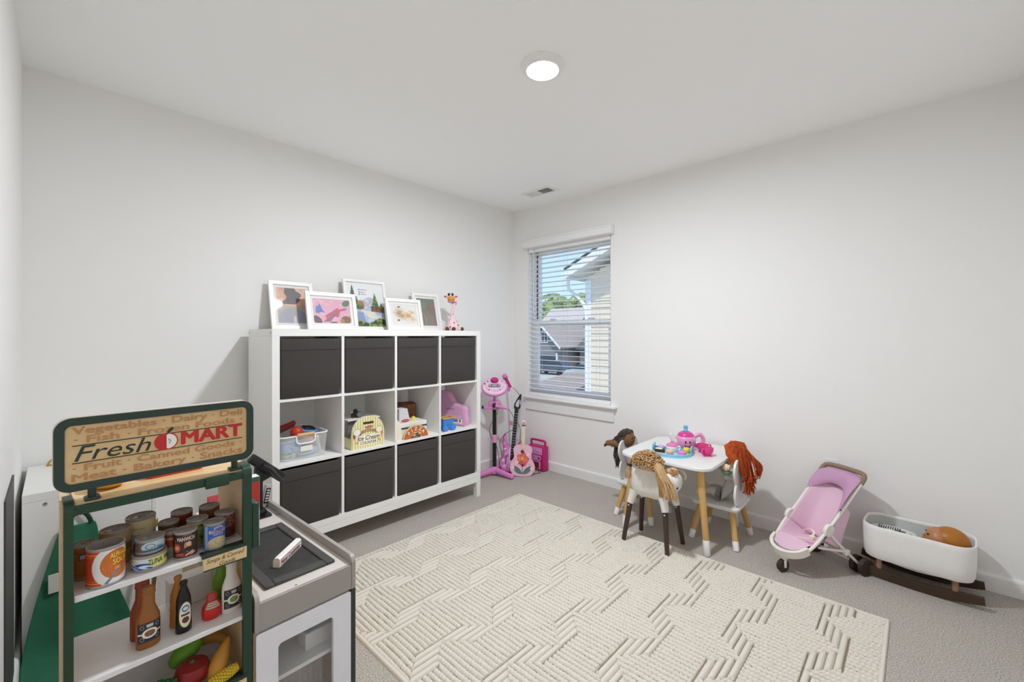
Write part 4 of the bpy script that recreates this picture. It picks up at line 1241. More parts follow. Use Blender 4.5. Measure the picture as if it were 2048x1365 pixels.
small_chair('white chair with pine legs holding the red haired doll, right end of the play table', (-.295, -2.018, 0), 0)
small_chair('white chair with pine legs holding the dark haired doll, far end of the play table', (-.315, -1.515, 0), 180)

# ---------------------------------------------------------------- doll helpers
hr = random.Random(5)
def skin_mesh(name, joints, edges, m, parent, root=0, sub=2):
    me = bpy.data.meshes.new(name)
    me.from_pydata([j[:3] for j in joints], edges, [])
    o = bpy.data.objects.new(name, me)
    COL.objects.link(o)
    o.parent = parent
    sk = o.modifiers.new('skin', 'SKIN')
    sk.use_smooth_shade = True
    lay = me.skin_vertices[0] if len(me.skin_vertices) else None
    if lay is None:
        bm = bmesh.new(); bm.from_mesh(me); bm.verts.layers.skin.verify(); bm.to_mesh(me); bm.free()
        lay = me.skin_vertices[0]
    for i, j in enumerate(joints):
        r = j[3]
        lay.data[i].radius = (r, r) if not isinstance(r, tuple) else r
        lay.data[i].use_root = (i == root)
    ss = o.modifiers.new('subdivision', 'SUBSURF')
    ss.levels = sub; ss.render_levels = sub
    me.materials.append(m)
    return o
def hair_obj(name, paths, r, m, parent, n=4, wave=.0):
    mb = MB()
    for p in paths:
        ph, am_ = hr.uniform(0, 6.28), hr.uniform(.3, 1) * wave
        p = [Vector(q) + Vector((math.sin(i * .9 + ph), math.cos(i * 1.1 + ph * 2), math.sin(i * .7 + ph * 3) * .5)) * am_ for i, q in enumerate(p)]
        mb.tube(p, [r] * (len(p) - 1) + [r * .5], n)
    o = mb.build(name, m, parent, angle=80)
    return o
def fingers(mb, base, d, side, up, ln, r, spread=.35):
    for k in range(4):
        t = (k - 1.5) / 1.5
        dd = (d + side * t * spread).normalized()
        b = base + side * t * r * 2.4
        L_ = ln * (1 - .15 * abs(t))
        mb.tube([b, b + dd * L_ * .5, b + dd * L_ * .8 - up * L_ * .2, b + dd * L_ - up * L_ * .4], [r, r, r * .95, r * .6], 8)

# ---------------------------------------------------------------- red haired doll
SKIN1 = mat('doll_skin_light', '#f0d2b4', .85, noise=(60, .03))
GREYC = mat('doll_grey_cloth', '#bebbb8', .95, noise=(200, .12), bump=(60, .4))
d1 = thing('red_haired_doll', 'rag doll with long red yarn hair and grey overalls on a white chair', 'doll', (-.295, -2.018, .2325))
skin_mesh('body', [(0, -.055, .035, .042), (0, -.068, .10, .045), (0, -.078, .165, .036), (0, -.08, .205, .018), (-.05, -.07, .165, .022), (-.08, -.05, .15, .019), (-.085, -.048, .185, .019), (.05, -.06, .16, .022), (.075, -.02, .15, .019), (.06, .03, .17, .016),
          (-.035, -.01, .03, .034), (-.045, .05, .058, .028), (-.05, .085, .03, .024), (.035, -.01, .03, .034), (.045, .05, .04, .027), (.055, .09, .028, .023)],
          [(0, 1), (1, 2), (2, 3), (2, 4), (4, 5), (5, 6), (2, 7), (7, 8), (8, 9), (0, 10), (10, 11), (11, 12), (0, 13), (13, 14), (14, 15)], GREYC, d1)
MB().ell((0, -.082, .295), (.055, .052, .058), 20, 14).build('head', SKIN1, d1)
mb = MB().ell((-.0855, -.055, .218), (.023, .021, .021), 16, 10)
hand = mb.build('hand', SKIN1, d1)
mbf = MB()
for k in range(4):
    mbf.ell((-.098 + .0085 * k, -.071, .226 - .003 * abs(k - 1.5)), (.005, .007, .012), 8, 6)
mbf.ell((-.068, -.066, .216), (.006, .006, .011), 8, 6)
mbf.build('finger', SKIN1, hand)
MB().tube([(-.0852, -.0505, .186), (-.0855, -.0525, .200)], [.0225, .0225], 14).build('cuff', mat('doll_green_cuff', '#7f9d7c', .9), d1)
for s_, p in ((-1, (-.055, .105, .030)), (1, (.06, .108, .028))):
    f = MB().ell(p, (.021, .026, .028), 14, 10).build('foot', SKIN1, d1)
    MB().ell((p[0], p[1] + .012, p[2] + .022), (.016, .013, .009), 10, 6).build('toe', SKIN1, f)
for s_ in (-1, 1):
    MB().ell((s_ * .02, -.033, .30), (.006, .003, .007), 10, 6).build('eye', BLACK, d1)
MB().ell((0, -.030, .287), (.006, .005, .005), 8, 6).build('nose', SKIN1, d1)
MB().tube(smooth_path([(-.014, -.035, .272), (0, -.034, .267), (.014, -.035, .272)], 3), .0018, 6).build('mouth', mat('doll_mouth', '#b4524a', .7), d1)
REDH = mat('red_yarn', '#c9602e', .95, noise=(90, .25, '#ab4519'))
hr = random.Random(5)
paths = []
for k in range(250):
    a = hr.uniform(-math.pi, math.pi)
    top_z = .345 + hr.uniform(-.006, .014)
    sx = math.sin(a) * hr.uniform(.2, 1)
    fr = math.cos(a)
    lenz = hr.uniform(.03, .16)
    back = -.134 - abs(hr.gauss(0, .013))
    x0 = .02 * sx
    w = hr.uniform(-.003, .003)
    xe = .062 * sx + hr.uniform(-.012, .012) - .012
    if k % 4 == 0:                      # fringe and side locks
        sd = 1 if hr.random() < .5 else -1
        pts = [(x0, -.075, top_z), (sd * .04, -.05 + hr.uniform(-.02, .02), .335), (sd * (.062 + hr.uniform(0, .01)), -.072 + hr.uniform(-.03, .02), .29), (sd * .068, -.10 + hr.uniform(-.03, .0), .24 + hr.uniform(-.01, .02)), (sd * .05, -.15, .20 + hr.uniform(-.06, .02))]
    else:
        zb = .03 + lenz if hr.random() < .75 else .15
        pts = [(x0, -.07 + hr.uniform(-.02, .02), top_z), (x0 * 1.8 + .012 * sx, -.115, .342 + hr.uniform(-.01, .01)), (xe, back + .005, .27 + hr.uniform(-.02, .02)), (xe + w + hr.uniform(-.012, .012), back - .012, .19), (xe + hr.uniform(-.02, .02), back - hr.uniform(0, .03), (zb + .19) / 2), (xe + hr.uniform(-.02, .02), back - hr.uniform(-.008, .03), zb)]
    paths.append(smooth_path(pts, 3))
for k in range(260):                    # thick cap over the skull
    a = hr.uniform(-2.5, 2.5)            # angle round the head, 0 = back
    pts = []
    for q in range(6):
        e = RAD(88 - q * hr.uniform(14, 18))
        rr_ = 1.04 + hr.uniform(-.02, .05)
        aa = a + hr.uniform(-.12, .12)
        pts.append((math.sin(aa) * math.cos(e) * .058 * rr_, -.082 - math.cos(aa) * math.cos(e) * .056 * rr_, .295 + math.sin(e) * .061 * rr_))
    if abs(a) < 2.0:
        pts.append((math.sin(a) * .066, -.09 - math.cos(a) * .062, .255 + hr.uniform(-.02, .01)))
    paths.append(smooth_path(pts, 2))
for k in range(30):                     # the tuft swung out to the right
    pts = [(.03, -.1, .33), (.06 + hr.uniform(-.01, .01), -.15, .28), (.075 + hr.uniform(-.015, .015), -.185 + hr.uniform(-.02, .02), .22), (.08 + hr.uniform(-.02, .02), -.19 + hr.uniform(-.02, .02), .15 + hr.uniform(-.01, .05))]
    paths.append(smooth_path(pts, 3))
hair_obj('hair', paths[::2], .0031, REDH, d1, wave=.0036)
hair_obj('dark_red_hair', paths[1::2], .0031, mat('dark_red_yarn', '#b04a1c', .95, noise=(90, .25, '#8c3512')), d1, wave=.0036)

# ---------------------------------------------------------------- dark haired doll
SKIN2 = mat('doll_skin_brown', '#7a5638', .85, noise=(50, .06))
d2 = thing('dark_haired_doll', 'brown rag doll with dark brown hair slumped back on the far white chair', 'doll', (-.315, -1.515, .2325), 180)
DRESS = mat('doll_floral', '#d4a9b5', .9, noise=(70, .12, '#8da0bd'))
skin_mesh('body', [(0, -.05, .035, .04), (.005, -.068, .10, .042), (.012, -.08, .165, .035), (.016, -.088, .20, .018), (.055, -.1, .19, .022), (.085, -.13, .225, .019), (-.04, -.06, .165, .022), (-.065, -.01, .16, .019), (-.06, .04, .175, .016),
          (-.035, .0, .03, .033), (-.045, .05, .035, .027), (.035, .0, .03, .033), (.045, .05, .035, .027)],
          [(0, 1), (1, 2), (2, 3), (2, 4), (4, 5), (2, 6), (6, 7), (7, 8), (0, 9), (9, 10), (0, 11), (11, 12)], DRESS, d2)
MB().ell((.02, -.105, .272), (.053, .05, .056), 20, 14).build('head', SKIN2, d2)
mb = MB().tube([(.085, -.13, .225), (.1, -.165, .245), (.105, -.2, .242)], [.018, .02, .021], 12).ell((.106, -.208, .24), (.023, .022, .019), 14, 10)
arm = mb.build('forearm', SKIN2, d2)
mbf = MB()
for k in range(4):
    mbf.tube([(.092 + .009 * k, -.222, .236), (.092 + .009 * k, -.232, .226), (.092 + .009 * k, -.233, .212)], [.0052, .005, .004], 8)
mbf.build('finger', SKIN2, arm)
for p in ((-.048, .078, .032), (.048, .078, .032)):
    MB().ell(p, (.021, .024, .026), 14, 10).build('foot', mat('doll_pink_sock', '#d6a3b4', .9), d2)
for s_ in (-1, 1):
    MB().ell((.02 + s_ * .019, -.058, .285), (.006, .003, .007), 10, 6).build('eye', BLACK, d2)
MB().ell((.02, -.054, .27), (.006, .005, .005), 8, 6).build('nose', SKIN2, d2)
DKH = mat('dark_brown_hair', '#38302e', .8, noise=(90, .25, '#5a4c46'))
paths = []
for k in range(230):
    a = hr.uniform(0, 2 * math.pi)
    cx, cy = .02, -.112
    q = hr.uniform(.5, 1.05)
    p1 = (cx + .052 * q * math.cos(a), cy + .05 * q * math.sin(a) * (.8 if math.sin(a) > 0 else 1), .30 + hr.uniform(-.01, .02))
    sd = 1 if math.cos(a) > 0 else -1
    if hr.random() < .55:
        pts = [(cx, cy, .332 + hr.uniform(-.004, .01)), p1, (cx + sd * hr.uniform(.04, .075), cy - .03 + hr.uniform(-.04, .02), .26 + hr.uniform(-.02, .02)), (cx + sd * hr.uniform(.03, .08) + .02, cy - .05 + hr.uniform(-.03, .02), .235 + hr.uniform(-.02, .02))]
    else:
        pts = [(cx, cy, .332), p1, (cx + hr.uniform(-.055, .065), -.165 + hr.uniform(-.01, .01), .24), (cx + hr.uniform(-.04, .075), -.16 + hr.uniform(-.02, .015), .16), (cx + hr.uniform(-.02, .07), -.155 + hr.uniform(-.02, .02), .06 + hr.uniform(0, .07))]
    paths.append(smooth_path(pts, 4))
hair_obj('hair', paths, .0034, DKH, d2, wave=.003)

# ---------------------------------------------------------------- animal high chair
HCW = mat('matte_white_plastic', '#e6e3dd', .6, noise=(8, .02))
DKLEG = wood('dark_brown_wood', '#4d3a31', '#3b2c25', .55, (26, 26, 2))
hc2 = thing('doll_high_chair', 'white animal shaped doll high chair with dark brown legs at the play table', 'chair', (-.668, -1.755, 0))
prof = [(.285, .50), (.288, .68), (.30, .84), (.33, .97), (.38, 1.0), (.43, .98), (.452, .965), (.455, .93), (.43, .90), (.36, .90), (.325, .80), (.32, .4)]
rings = []
for z, k in prof:
    rings.append([(x, y + (.012 if z > .4 else 0), z) for x, y in rrect(.196 * k, .262 * k, .075 * k, 7)])
MB().loft(rings).build('body', HCW, hc2)
for sx, sy in ((-1, 1), (-1, -1), (1, -1), (1, 1)):
    A, S_, B = Vector((sx * .062, sy * .088, .312)), Vector((sx * .078, sy * .108, .235)), Vector((sx * .110, sy * .133, .0185 if sx < 0 else .0005))
    l = MB().tube([A, A.lerp(S_, .4), S_], [.032, .0235, .0195], 14).build('leg_socket', HCW, hc2)
    MB().tube([S_, B], [.0155, .0125], 12).build('leg', DKLEG, hc2)
    d = (B - S_).normalized()
    MB().ell(tuple(S_ + d * .012 + Vector((-.0145, 0, 0))), (.003, .0045, .0045), 8, 6).build('peg', HCW, hc2)
sn = MB().ell((-.012, -.142, .395), (.062, .03, .05), 18, 12).build('snout', HCW, hc2)
for sx in (-.045, .02):
    MB().ell((sx, -.1625, .376), (.009, .005, .007), 10, 6).build('nostril', BLACK, sn)
for sx in (-1, 1):
    MB().tube(smooth_path([(sx * .065, -.118, .45), (sx * .088, -.135, .44), (sx * .098, -.148, .41), (sx * .09, -.152, .385)], 4), [.008, .012, .015, .016, .017, .018, .018, .018, .017, .016, .014, .010, .006], 10, flat=.5).build('ear', HCW, hc2)

# ---------------------------------------------------------------- blonde doll
SKIN3 = mat('doll_skin_tan', '#d9ab7d', .85, noise=(60, .04))
d3 = thing('blonde_doll', 'rag doll with curly blond yarn hair slumped over the white high chair', 'doll', (-.705, -1.765, .312))
skin_mesh('body', [(.02, .0, .035, .05), (0, -.0, .09, .045), (-.03, -.004, .15, .03), (-.045, -.005, .168, .018), (0, -.06, .12, .022), (-.008, -.1, .148, .018), (.0, .05, .12, .022), (.01, .085, .10, .018)],
          [(0, 1), (1, 2), (2, 3), (1, 4), (4, 5), (1, 6), (6, 7)], mat('doll_cream_cloth', '#d8d0c2', .95), d3)
MB().ell((-.048, -.004, .188), (.048, .052, .05), 20, 14).build('head', SKIN3, d3)
mb = MB().tube([(-.008, -.098, .146), (-.004, -.118, .152)], [.017, .017], 12).ell((-.002, -.126, .153), (.02, .024, .02), 16, 10)
arm = mb.build('hand', SKIN3, d3)
mbf = MB()
for k in range(4):
    z = .166 - .009 * k
    mbf.tube([(-.012 + .004 * k, -.142, z), (-.014 + .004 * k, -.152, z), (-.02 + .004 * k, -.156, z)], [.0055, .0055, .0045], 8)
mbf.tube([(-.016, -.122, .165), (-.026, -.13, .172), (-.03, -.14, .17)], [.006, .006, .0045], 8)
mbf.build('finger', SKIN3, arm)
BLH = mat('blond_yarn', '#c9a170', .95, noise=(120, .22, '#a07a4b'))
BLH2 = mat('pale_blond_yarn', '#dcc09a', .95, noise=(120, .22, '#bb976a'))
paths, paths2 = [], []
def dirs():
    a, b = hr.uniform(0, 2 * math.pi), hr.uniform(-.35, 1.45)
    return Vector((math.cos(a) * math.cos(b), math.sin(a) * math.cos(b), math.sin(b)))
for k in range(760):
    d = dirs()
    c = Vector((-.05, .0, .190)) + Vector((d.x * .056, d.y * .078, d.z * .052)) * hr.uniform(.9, 1.1)
    t1 = d.orthogonal().normalized()
    t1 = (t1 * math.cos(k) + d.cross(t1) * math.sin(k)).normalized()
    t2 = d.cross(t1)
    rr = hr.uniform(.006, .0095)
    ph = hr.uniform(0, 6.28)
    pts = [c + t1 * rr * math.cos(ph + q * .9) + d * rr * (.5 + math.sin(ph + q * .9) * .9) + t2 * (q - 2.5) * .0022 for q in range(7)]
    (paths if hr.random() < .6 else paths2).append(pts)
for k in range(150):                    # pony tail falling over the right of the chair
    a, b = hr.uniform(-.02, .016), hr.uniform(-.022, .018)
    ln = hr.uniform(.75, 1.0)
    pts = [(-.07 + a * .5, -.06 + b * .5, .205), (-.105 + a, -.09 + b, .185), (-.118 + a, -.115 + b * 1.4, .145), (-.122 + a, -.135 + b * 2, .145 - .05 * ln), (-.118 + a * 1.2, -.148 + b * 2.4, .145 - .12 * ln)]
    (paths if hr.random() < .6 else paths2).append(smooth_path(pts, 3))
for k in range(60):                     # lock hanging down on the left
    a, b = hr.uniform(-.012, .012), hr.uniform(-.010, .010)
    pts = [(-.05 + a, .055, .215), (-.055 + a, .10 + b * .6, .195), (-.06 + a * .7, .115 + b * .5, .15), (-.064 + a, .118 + b, .11), (-.066 + a * 1.2, .118 + b * 1.4, .085 - hr.uniform(0, .015))]
    (paths2 if hr.random() < .6 else paths).append(smooth_path(pts, 3))
hair_obj('hair', paths, .0024, BLH, d3, wave=.0022)
hair_obj('pale_hair', paths2, .0024, BLH2, d3, wave=.0022)
MB().tube([(-.056, .112, .158), (-.06, .114, .146)], .0145, 12).build('hair_tie', BLACK, d3)

# ---------------------------------------------------------------- tea set
TP = T(0, 0, TZ + .0004)
tp = thing('toy_teapot', 'pink toy teapot with a smiling face and blue knob on the white table', 'teapot', (-.288, -1.798, TZ + .0004), -58)
PKP = mat('teapot_pink', '#e79ac6', .3, coat=.3)
MB().lathe([(.001, 0), (.042, 0), (.046, .005), (.058, .03), (.063, .055), (.061, .075), (.055, .086), (.052, .088), (.001, .088)], 32).build('body', PKP, tp)
MB().lathe([(.001, .0885), (.051, .0885), (.05, .094), (.04, .108), (.022, .117), (.001, .119)], 28).build('lid', mat('teapot_rose', '#cf3f8e', .25, coat=.4), tp)
MB().lathe([(.001, .1192), (.016, .1192), (.014, .127), (.011, .133), (.015, .142), (.012, .153), (.001, .155)], 8).build('knob', mat('teapot_blue', '#6fbfe0', .35), tp)
MB().tube(smooth_path([(.055, .004, .082), (.088, .006, .098), (.108, .006, .07), (.098, .004, .038), (.055, .004, .022)], 5), .0125, 12).build('handle', PKP, tp)
MB().tube(smooth_path([(-.056, -.006, .045), (-.078, -.01, .056), (-.090, -.012, .083), (-.098, -.012, .098)], 4), [.019, .018, .0175, .0165, .016, .0155, .015, .014, .0135, .013, .0125, .012, .0115], 14).build('spout', mat('spout_clear', '#e6e6e2', .25), tp)
def tsurf(a, z, r=.0640):
    return (r * math.cos(RAD(a)), r * math.sin(RAD(a)), z)
for a in (-100, -76):
    e = MB().ell(tsurf(a, .058, .0605), (.006, .006, .0085), 12, 8).build('eye', BLACK, tp)
    MB().ell(tsurf(a + 2, .0615, .0662), (.0018, .0018, .002), 8, 6).build('glint', WHITE_PL, e)
MB().tube([tsurf(-110 + 5.5 * k, .040 - .015 * math.sin(math.pi * k / 8), .0595 - .003 * math.sin(math.pi * k / 8)) for k in range(9)], [.0012, .0025, .0042, .0052, .0055, .0052, .0042, .0025, .0012], 8).build('smile', mat('smile_maroon', '#6b1a33', .4), tp)
MB().ell(tsurf(-42, .07, .0625), (.004, .009, .012), 10, 8).build('tea_tag', mat('tag_pale_blue', '#c5dbe6', .5), tp)

cr = thing('toy_creamer', 'small white toy creamer with pink lid on the blue tray', 'toy dish', (-.420, -1.762, TZ + .0048), 120)
MB().lathe([(.001, 0), (.024, 0), (.028, .006), (.034, .02), (.033, .034), (.03, .038), (.001, .038)], 24).build('body', WHITE_PL, cr)
MB().lathe([(.001, .0383), (.034, .0383), (.033, .043), (.02, .052), (.008, .056), (.007, .064), (.001, .066)], 24).build('lid', mat('lid_pink', '#e878b2', .35), cr)
MB().tube(smooth_path([(-.03, 0, .034), (-.048, 0, .032), (-.048, 0, .016), (-.031, 0, .012)], 4), .0045, 8).build('handle', WHITE_PL, cr)

TRX, TRY, TRR = -.418, -1.765, -74
tr = thing('toy_tray', 'light blue oval toy tray with raised ends on the white table', 'tray', (TRX, TRY, TZ + .0004), TRR)
SKY = mat('tray_blue', '#7fc4e2', .35)
SKY2 = mat('tray_pale_blue', '#a9dcee', .35)
to = [(x, y) for x, y in smooth2([(-.118, -.045), (-.10, -.10), (-.045, -.142), (.03, -.146), (.09, -.11), (.118, -.05), (.118, .045), (.10, .058), (-.10, .058), (-.118, .045)], 4)]
ti = [(x * .92, (y + .04) * .90 - .04) for x, y in to]
MB().prism(to, 0, .004).build('base', SKY2, tr)
MB().ring(to, ti, .0042, .017).build('rim', SKY, tr)
for sx in (-1, 1):
    MB().box(sx * .112 - .0055, sx * .112 + .0055, -.045, .04, .0175, .046, .005, 2).build('end_panel', SKY, tr)
def treat(label, x, y, build):
    o = thing('toy_treat', label, 'toy food', (x, y, TZ + .0048), TRR, 'toy treats on the blue tray')
    build(o)
def disc(o, r, h, m1, m2, sq=1.0):
    MB().lathe([(.001, 0), (r, 0), (r, h * .5), (.001, h * .5)], 20, None, 1, sq).build('base', m1, o)
    MB().lathe([(.001, h * .52), (r * 1.02, h * .52), (r * 1.0, h * .8), (r * .8, h), (.001, h)], 20, None, 1, sq).build('icing', m2, o)
TAN = mat('treat_tan', '#d9a877', .6); YEL = mat('treat_yellow', '#f1d548', .5); GRN = mat('treat_green', '#b7cf57', .5); LPK = mat('treat_pink', '#ef9fd0', .45); LIL = mat('treat_lilac', '#cbb7dd', .5)
CHO = mat('treat_chocolate', '#4b2a1c', .5); OLV = mat('treat_ochre', '#b09a45', .5)
def b_ecl(o):
    MB().box(-.03, .03, -.013, .013, 0, .018, .003, 2).build('bar', CHO, o)
    MB().box(-.027, .015, -.0125, .0125, .0184, .023, .002, 2).build('icing', mat('treat_cream', '#f2e8c8', .5), o)
treat('chocolate bar with cream icing, toy food at the left of the blue tray', -.482, -1.712, b_ecl)
treat('round tan biscuit with pink icing, toy food in the middle of the blue tray', -.488, -1.778, lambda o: disc(o, .0205, .026, TAN, mat('treat_peach', '#e8c3b4', .5)))
treat('pink oval cake, toy food at the right front of the blue tray', -.462, -1.842, lambda o: disc(o, .026, .022, LPK, mat('treat_bright_pink', '#f07cc4', .45), .8))
treat('yellow and green ring cake, toy food at the right back of the blue tray', -.395, -1.846, lambda o: disc(o, .021, .032, GRN, YEL))
treat('yellow cake with lilac top, toy food at the left back of the blue tray', -.415, -1.690, lambda o: disc(o, .0225, .026, OLV, LIL))
def cup(label, x, y, rz):
    c = thing('toy_cup', label, 'cup', (x, y, TZ + .0004), rz, 'pink toy cups')
    CP = mat('cup_pink', '#e2458f', .35)
    MB().lathe([(.001, 0), (.027, 0), (.028, .004), (.02, .008), (.024, .014), (.034, .026), (.037, .05), (.0345, .05), (.031, .028), (.02, .014), (.001, .012)], 24).build('bowl', CP, c)
    MB().tube(smooth_path([(.034, 0, .044), (.055, 0, .044), (.056, 0, .024), (.033, 0, .022)], 4), .0045, 8).build('handle', CP, c)
cup('bright pink toy cup nearest the table edge, left handle', -.352, -1.955, 168)
cup('bright pink toy cup behind the other pink cup', -.288, -1.905, -35)
# ================================================================= STROLLER AND CRADLE
SW = mat('stroller_white', '#eae6de', .4)
SF = mat('stroller_pink_fabric', '#e2bfd2', .85, noise=(160, .05), bump=(18, .25), bdist=.006)
SF2 = mat('stroller_hood_fabric', '#c497b8', .85, noise=(160, .05), bump=(18, .3), bdist=.006)
GRIP = mat('stroller_grip', '#8d7963', .7)
WHL = mat('wheel_brown', '#3a2d25', .6)
st = thing('doll_stroller', 'pink doll stroller with white frame and beige grip by the right wall', 'stroller', (-.495, -2.385, 0), -30)
# local: x from the front wheel back to the handle, +y left rail, -y right rail
def rail(s):
    return smooth_path([(.025, s * .05, .118), (.05, s * .088, .135), (.11, s * .105, .185), (.20, s * .108, .28), (.30, s * .110, .40), (.345, s * .110, .452)], 5)
for s in (1, -1):
    MB().tube(rail(s), .0085, 10).build('rail', SW, st)
MB().tube(smooth_path([(.345, .110, .452), (.372, .108, .483), (.385, .085, .497), (.388, 0, .50), (.385, -.085, .497), (.372, -.108, .483), (.345, -.110, .452)], 5), .0125, 12).build('handle_grip', GRIP, st)
cup_o = smooth2([(.035, .10), (-.01, .088), (-.045, .05), (-.058, 0), (-.045, -.05), (-.01, -.088), (.035, -.10), (.03, -.085), (-.004, -.073), (-.032, -.04), (-.04, 0), (-.032, .04), (-.004, .073), (.03, .085)], 4)
MB().prism(cup_o, -.016, .022, T(.026, 0, .124, ry=-24)).build('front_bumper', SW, st)
MB().box(-.011, .013, -.020, .020, .066, .112, .005, 2).build('front_fork', SW, st)
MB().cyl((0, -.011, .031), (0, .011, .031), .031, n=24).build('front_wheel', WHL, st)
MB().box(-.007, .007, -.0195, -.0115, .025, .07, .003).build('fork_blade', SW, st)
for s in (1, -1):
    MB().tube([(.16, s * .106, .235), (.24, s * .112, .16), (.365, s * .125, .045)], .0075, 8).build('rear_strut', SW, st)
    MB().tube([(.115, s * .104, .155), (.29, s * .116, .115)], .0065, 8).build('brace', SW, st)
    MB().box(.272, .306, s * .116 - .010, s * .116 + .010, .098, .126, .005, 2).build('brace_joint', SW, st)
    MB().lathe([(.001, -.009), (.028, -.009), (.031, 0), (.028, .009), (.001, .009)], 20, T(.165, s * .109, .238, rx=90)).build('hinge', SW, st)
    for off in (-.022, .022):
        MB().cyl((.372, s * .13 + off - .0105, .042), (.372, s * .13 + off + .0105, .042), .042, n=26).build('rear_wheel', WHL, st)
MB().cyl((.372, -.13, .042), (.372, .13, .042), .005, n=8).build('axle', SW, st)
MB().tube([(.29, -.116, .115), (.29, .116, .115)], .006, 8).build('cross_bar', SW, st)
# fabric: back rest, seat, side wings and leg cover as one sewn seat
def quadsheet(name, rows, m, thick=.003, k=6):
    """rows of points -> smooth sheet with thickness"""
    rs = [smooth_path(r, k) for r in rows]
    n = len(rs[0])
    cols = [smooth_path([r[i] for r in rs], 5) for i in range(n)]
    mrows = len(cols[0])
    vs = [tuple(cols[i][j]) for j in range(mrows) for i in range(n)]
    fs = [[j * n + i, j * n + i + 1, (j + 1) * n + i + 1, (j + 1) * n + i] for j in range(mrows - 1) for i in range(n - 1)]
    o = MB().add(vs, fs).build(name, m, st, angle=60)
    sd = o.modifiers.new('thickness', 'SOLIDIFY'); sd.thickness = thick; sd.offset = 0
    return o
quadsheet('backrest', [[(.33, .098, .44), (.355, .05, .415), (.36, 0, .41), (.355, -.05, .415), (.33, -.098, .44)],
                       [(.235, .10, .33), (.29, .055, .29), (.295, 0, .285), (.29, -.055, .29), (.235, -.10, .33)],
                       [(.145, .096, .225), (.235, .06, .15), (.24, 0, .145), (.235, -.06, .15), (.145, -.096, .225)]], SF)
quadsheet('seat', [[(.145, .096, .225), (.235, .06, .15), (.24, 0, .145), (.235, -.06, .15), (.145, -.096, .225)],
                   [(.085, .094, .165), (.12, .055, .145), (.125, 0, .142), (.12, -.055, .145), (.085, -.094, .165)],
                   [(.075, .09, .165), (.08, .055, .170), (.08, 0, .173), (.08, -.055, .170), (.075, -.09, .165)]], SF)
quadsheet('leg_cover', [[(.075, .09, .165), (.08, .055, .170), (.08, 0, .173), (.08, -.055, .170), (.075, -.09, .165)],
                        [(.036, .076, .145), (.038, .045, .150), (.038, 0, .152), (.038, -.045, .150), (.036, -.076, .145)],
                        [(.014, .05, .131), (.002, .03, .127), (-.004, 0, .126), (.002, -.03, .127), (.014, -.05, .131)]], SF)
quadsheet('back_pocket', [[(.27, -.104, .345), (.31, -.1, .30), (.315, 0, .29), (.31, .1, .30), (.27, .104, .345)],
                          [(.20, -.106, .25), (.29, -.10, .2), (.30, 0, .19), (.29, .1, .2), (.20, .106, .25)],
                          [(.16, -.10, .18), (.265, -.095, .12), (.275, 0, .115), (.265, .095, .12), (.16, .10, .18)]], SF)
quadsheet('hood', [[(.372, .103, .475), (.382, .05, .487), (.384, 0, .489), (.382, -.05, .487), (.372, -.103, .475)],
                   [(.335, .113, .462), (.335, .06, .478), (.335, 0, .474), (.335, -.06, .48), (.335, -.113, .462)],
                   [(.285, .114, .42), (.30, .075, .432), (.315, .01, .440), (.31, -.06, .455), (.27, -.114, .41)],
                   [(.262, .113, .362), (.295, .08, .39), (.322, .02, .418), (.30, -.06, .405), (.205, -.114, .325)]], SF2)
STRAP = mat('cream_strap', '#efe6cf', .8)
MB().tube(smooth_path([(.15, -.09, .20), (.14, -.05, .175), (.12, -.01, .165), (.10, .03, .158), (.09, .06, .158)], 4), .006, 6, flat=.3).build('harness_strap', STRAP, st)
MB().tube(smooth_path([(.14, -.045, .182), (.19, -.02, .185), (.225, .03, .18), (.2, .055, .165)], 4), .006, 6, flat=.3).build('harness_strap', STRAP, st)
MB().box(.128, .150, -.062, -.04, .168, .19, .004, 2).build('buckle', STRAP, st)
MB().ell((.215, -.1195, .337), (.004, .003, .004), 8, 6).build('snap', mat('snap_purple', '#4a2b46', .4), st)

for ch in [o for o in bpy.data.objects if o.parent == st]:
    for v in ch.data.vertices:           # the back leans a little further to the rear
        v.co.x += .055 * min(1, max(0, (v.co.z - .2) / .25))

# ---------------------------------------------------------------- cradle
CRW = mat('cradle_white', '#efedea', .7, noise=(50, .03))
CRI = mat('cradle_lining', '#c9ccca', .9, noise=(40, .05))
ROCK = wood('rocker_brown', '#4a3826', '#3a2a1b', .6, (26, 3, 26))
ck = thing('doll_cradle', 'white rounded doll cradle on dark brown rockers by the right wall', 'cradle', (-.158, -2.895, 0), -4)
def cr_ring(z, k, dx=0):
    return [(x + dx, y, z) for x, y in rrect(.250 * k, .41 * (1 - (1 - k) * .45), .078 * k, 9)]
MB().loft([cr_ring(.096, .55), cr_ring(.098, .74), cr_ring(.106, .88), cr_ring(.125, .95), cr_ring(.17, .98), cr_ring(.25, 1.0), cr_ring(.264, 1.0), cr_ring(.271, .975), cr_ring(.270, .92), cr_ring(.26, .90)], cap=False).build('shell', CRW, ck)
MB().loft([cr_ring(.26, .90), cr_ring(.15, .88), cr_ring(.125, .72)], cap=False).build('lining', CRI, ck)
MB().prism(rrect(.250 * .72, .36, .05, 6), .1, .126).build('mattress', WHITE_PL, ck)
MB().prism(rrect(.250 * .56, .33, .04, 6), .0962, .10).build('bottom', CRW, ck)
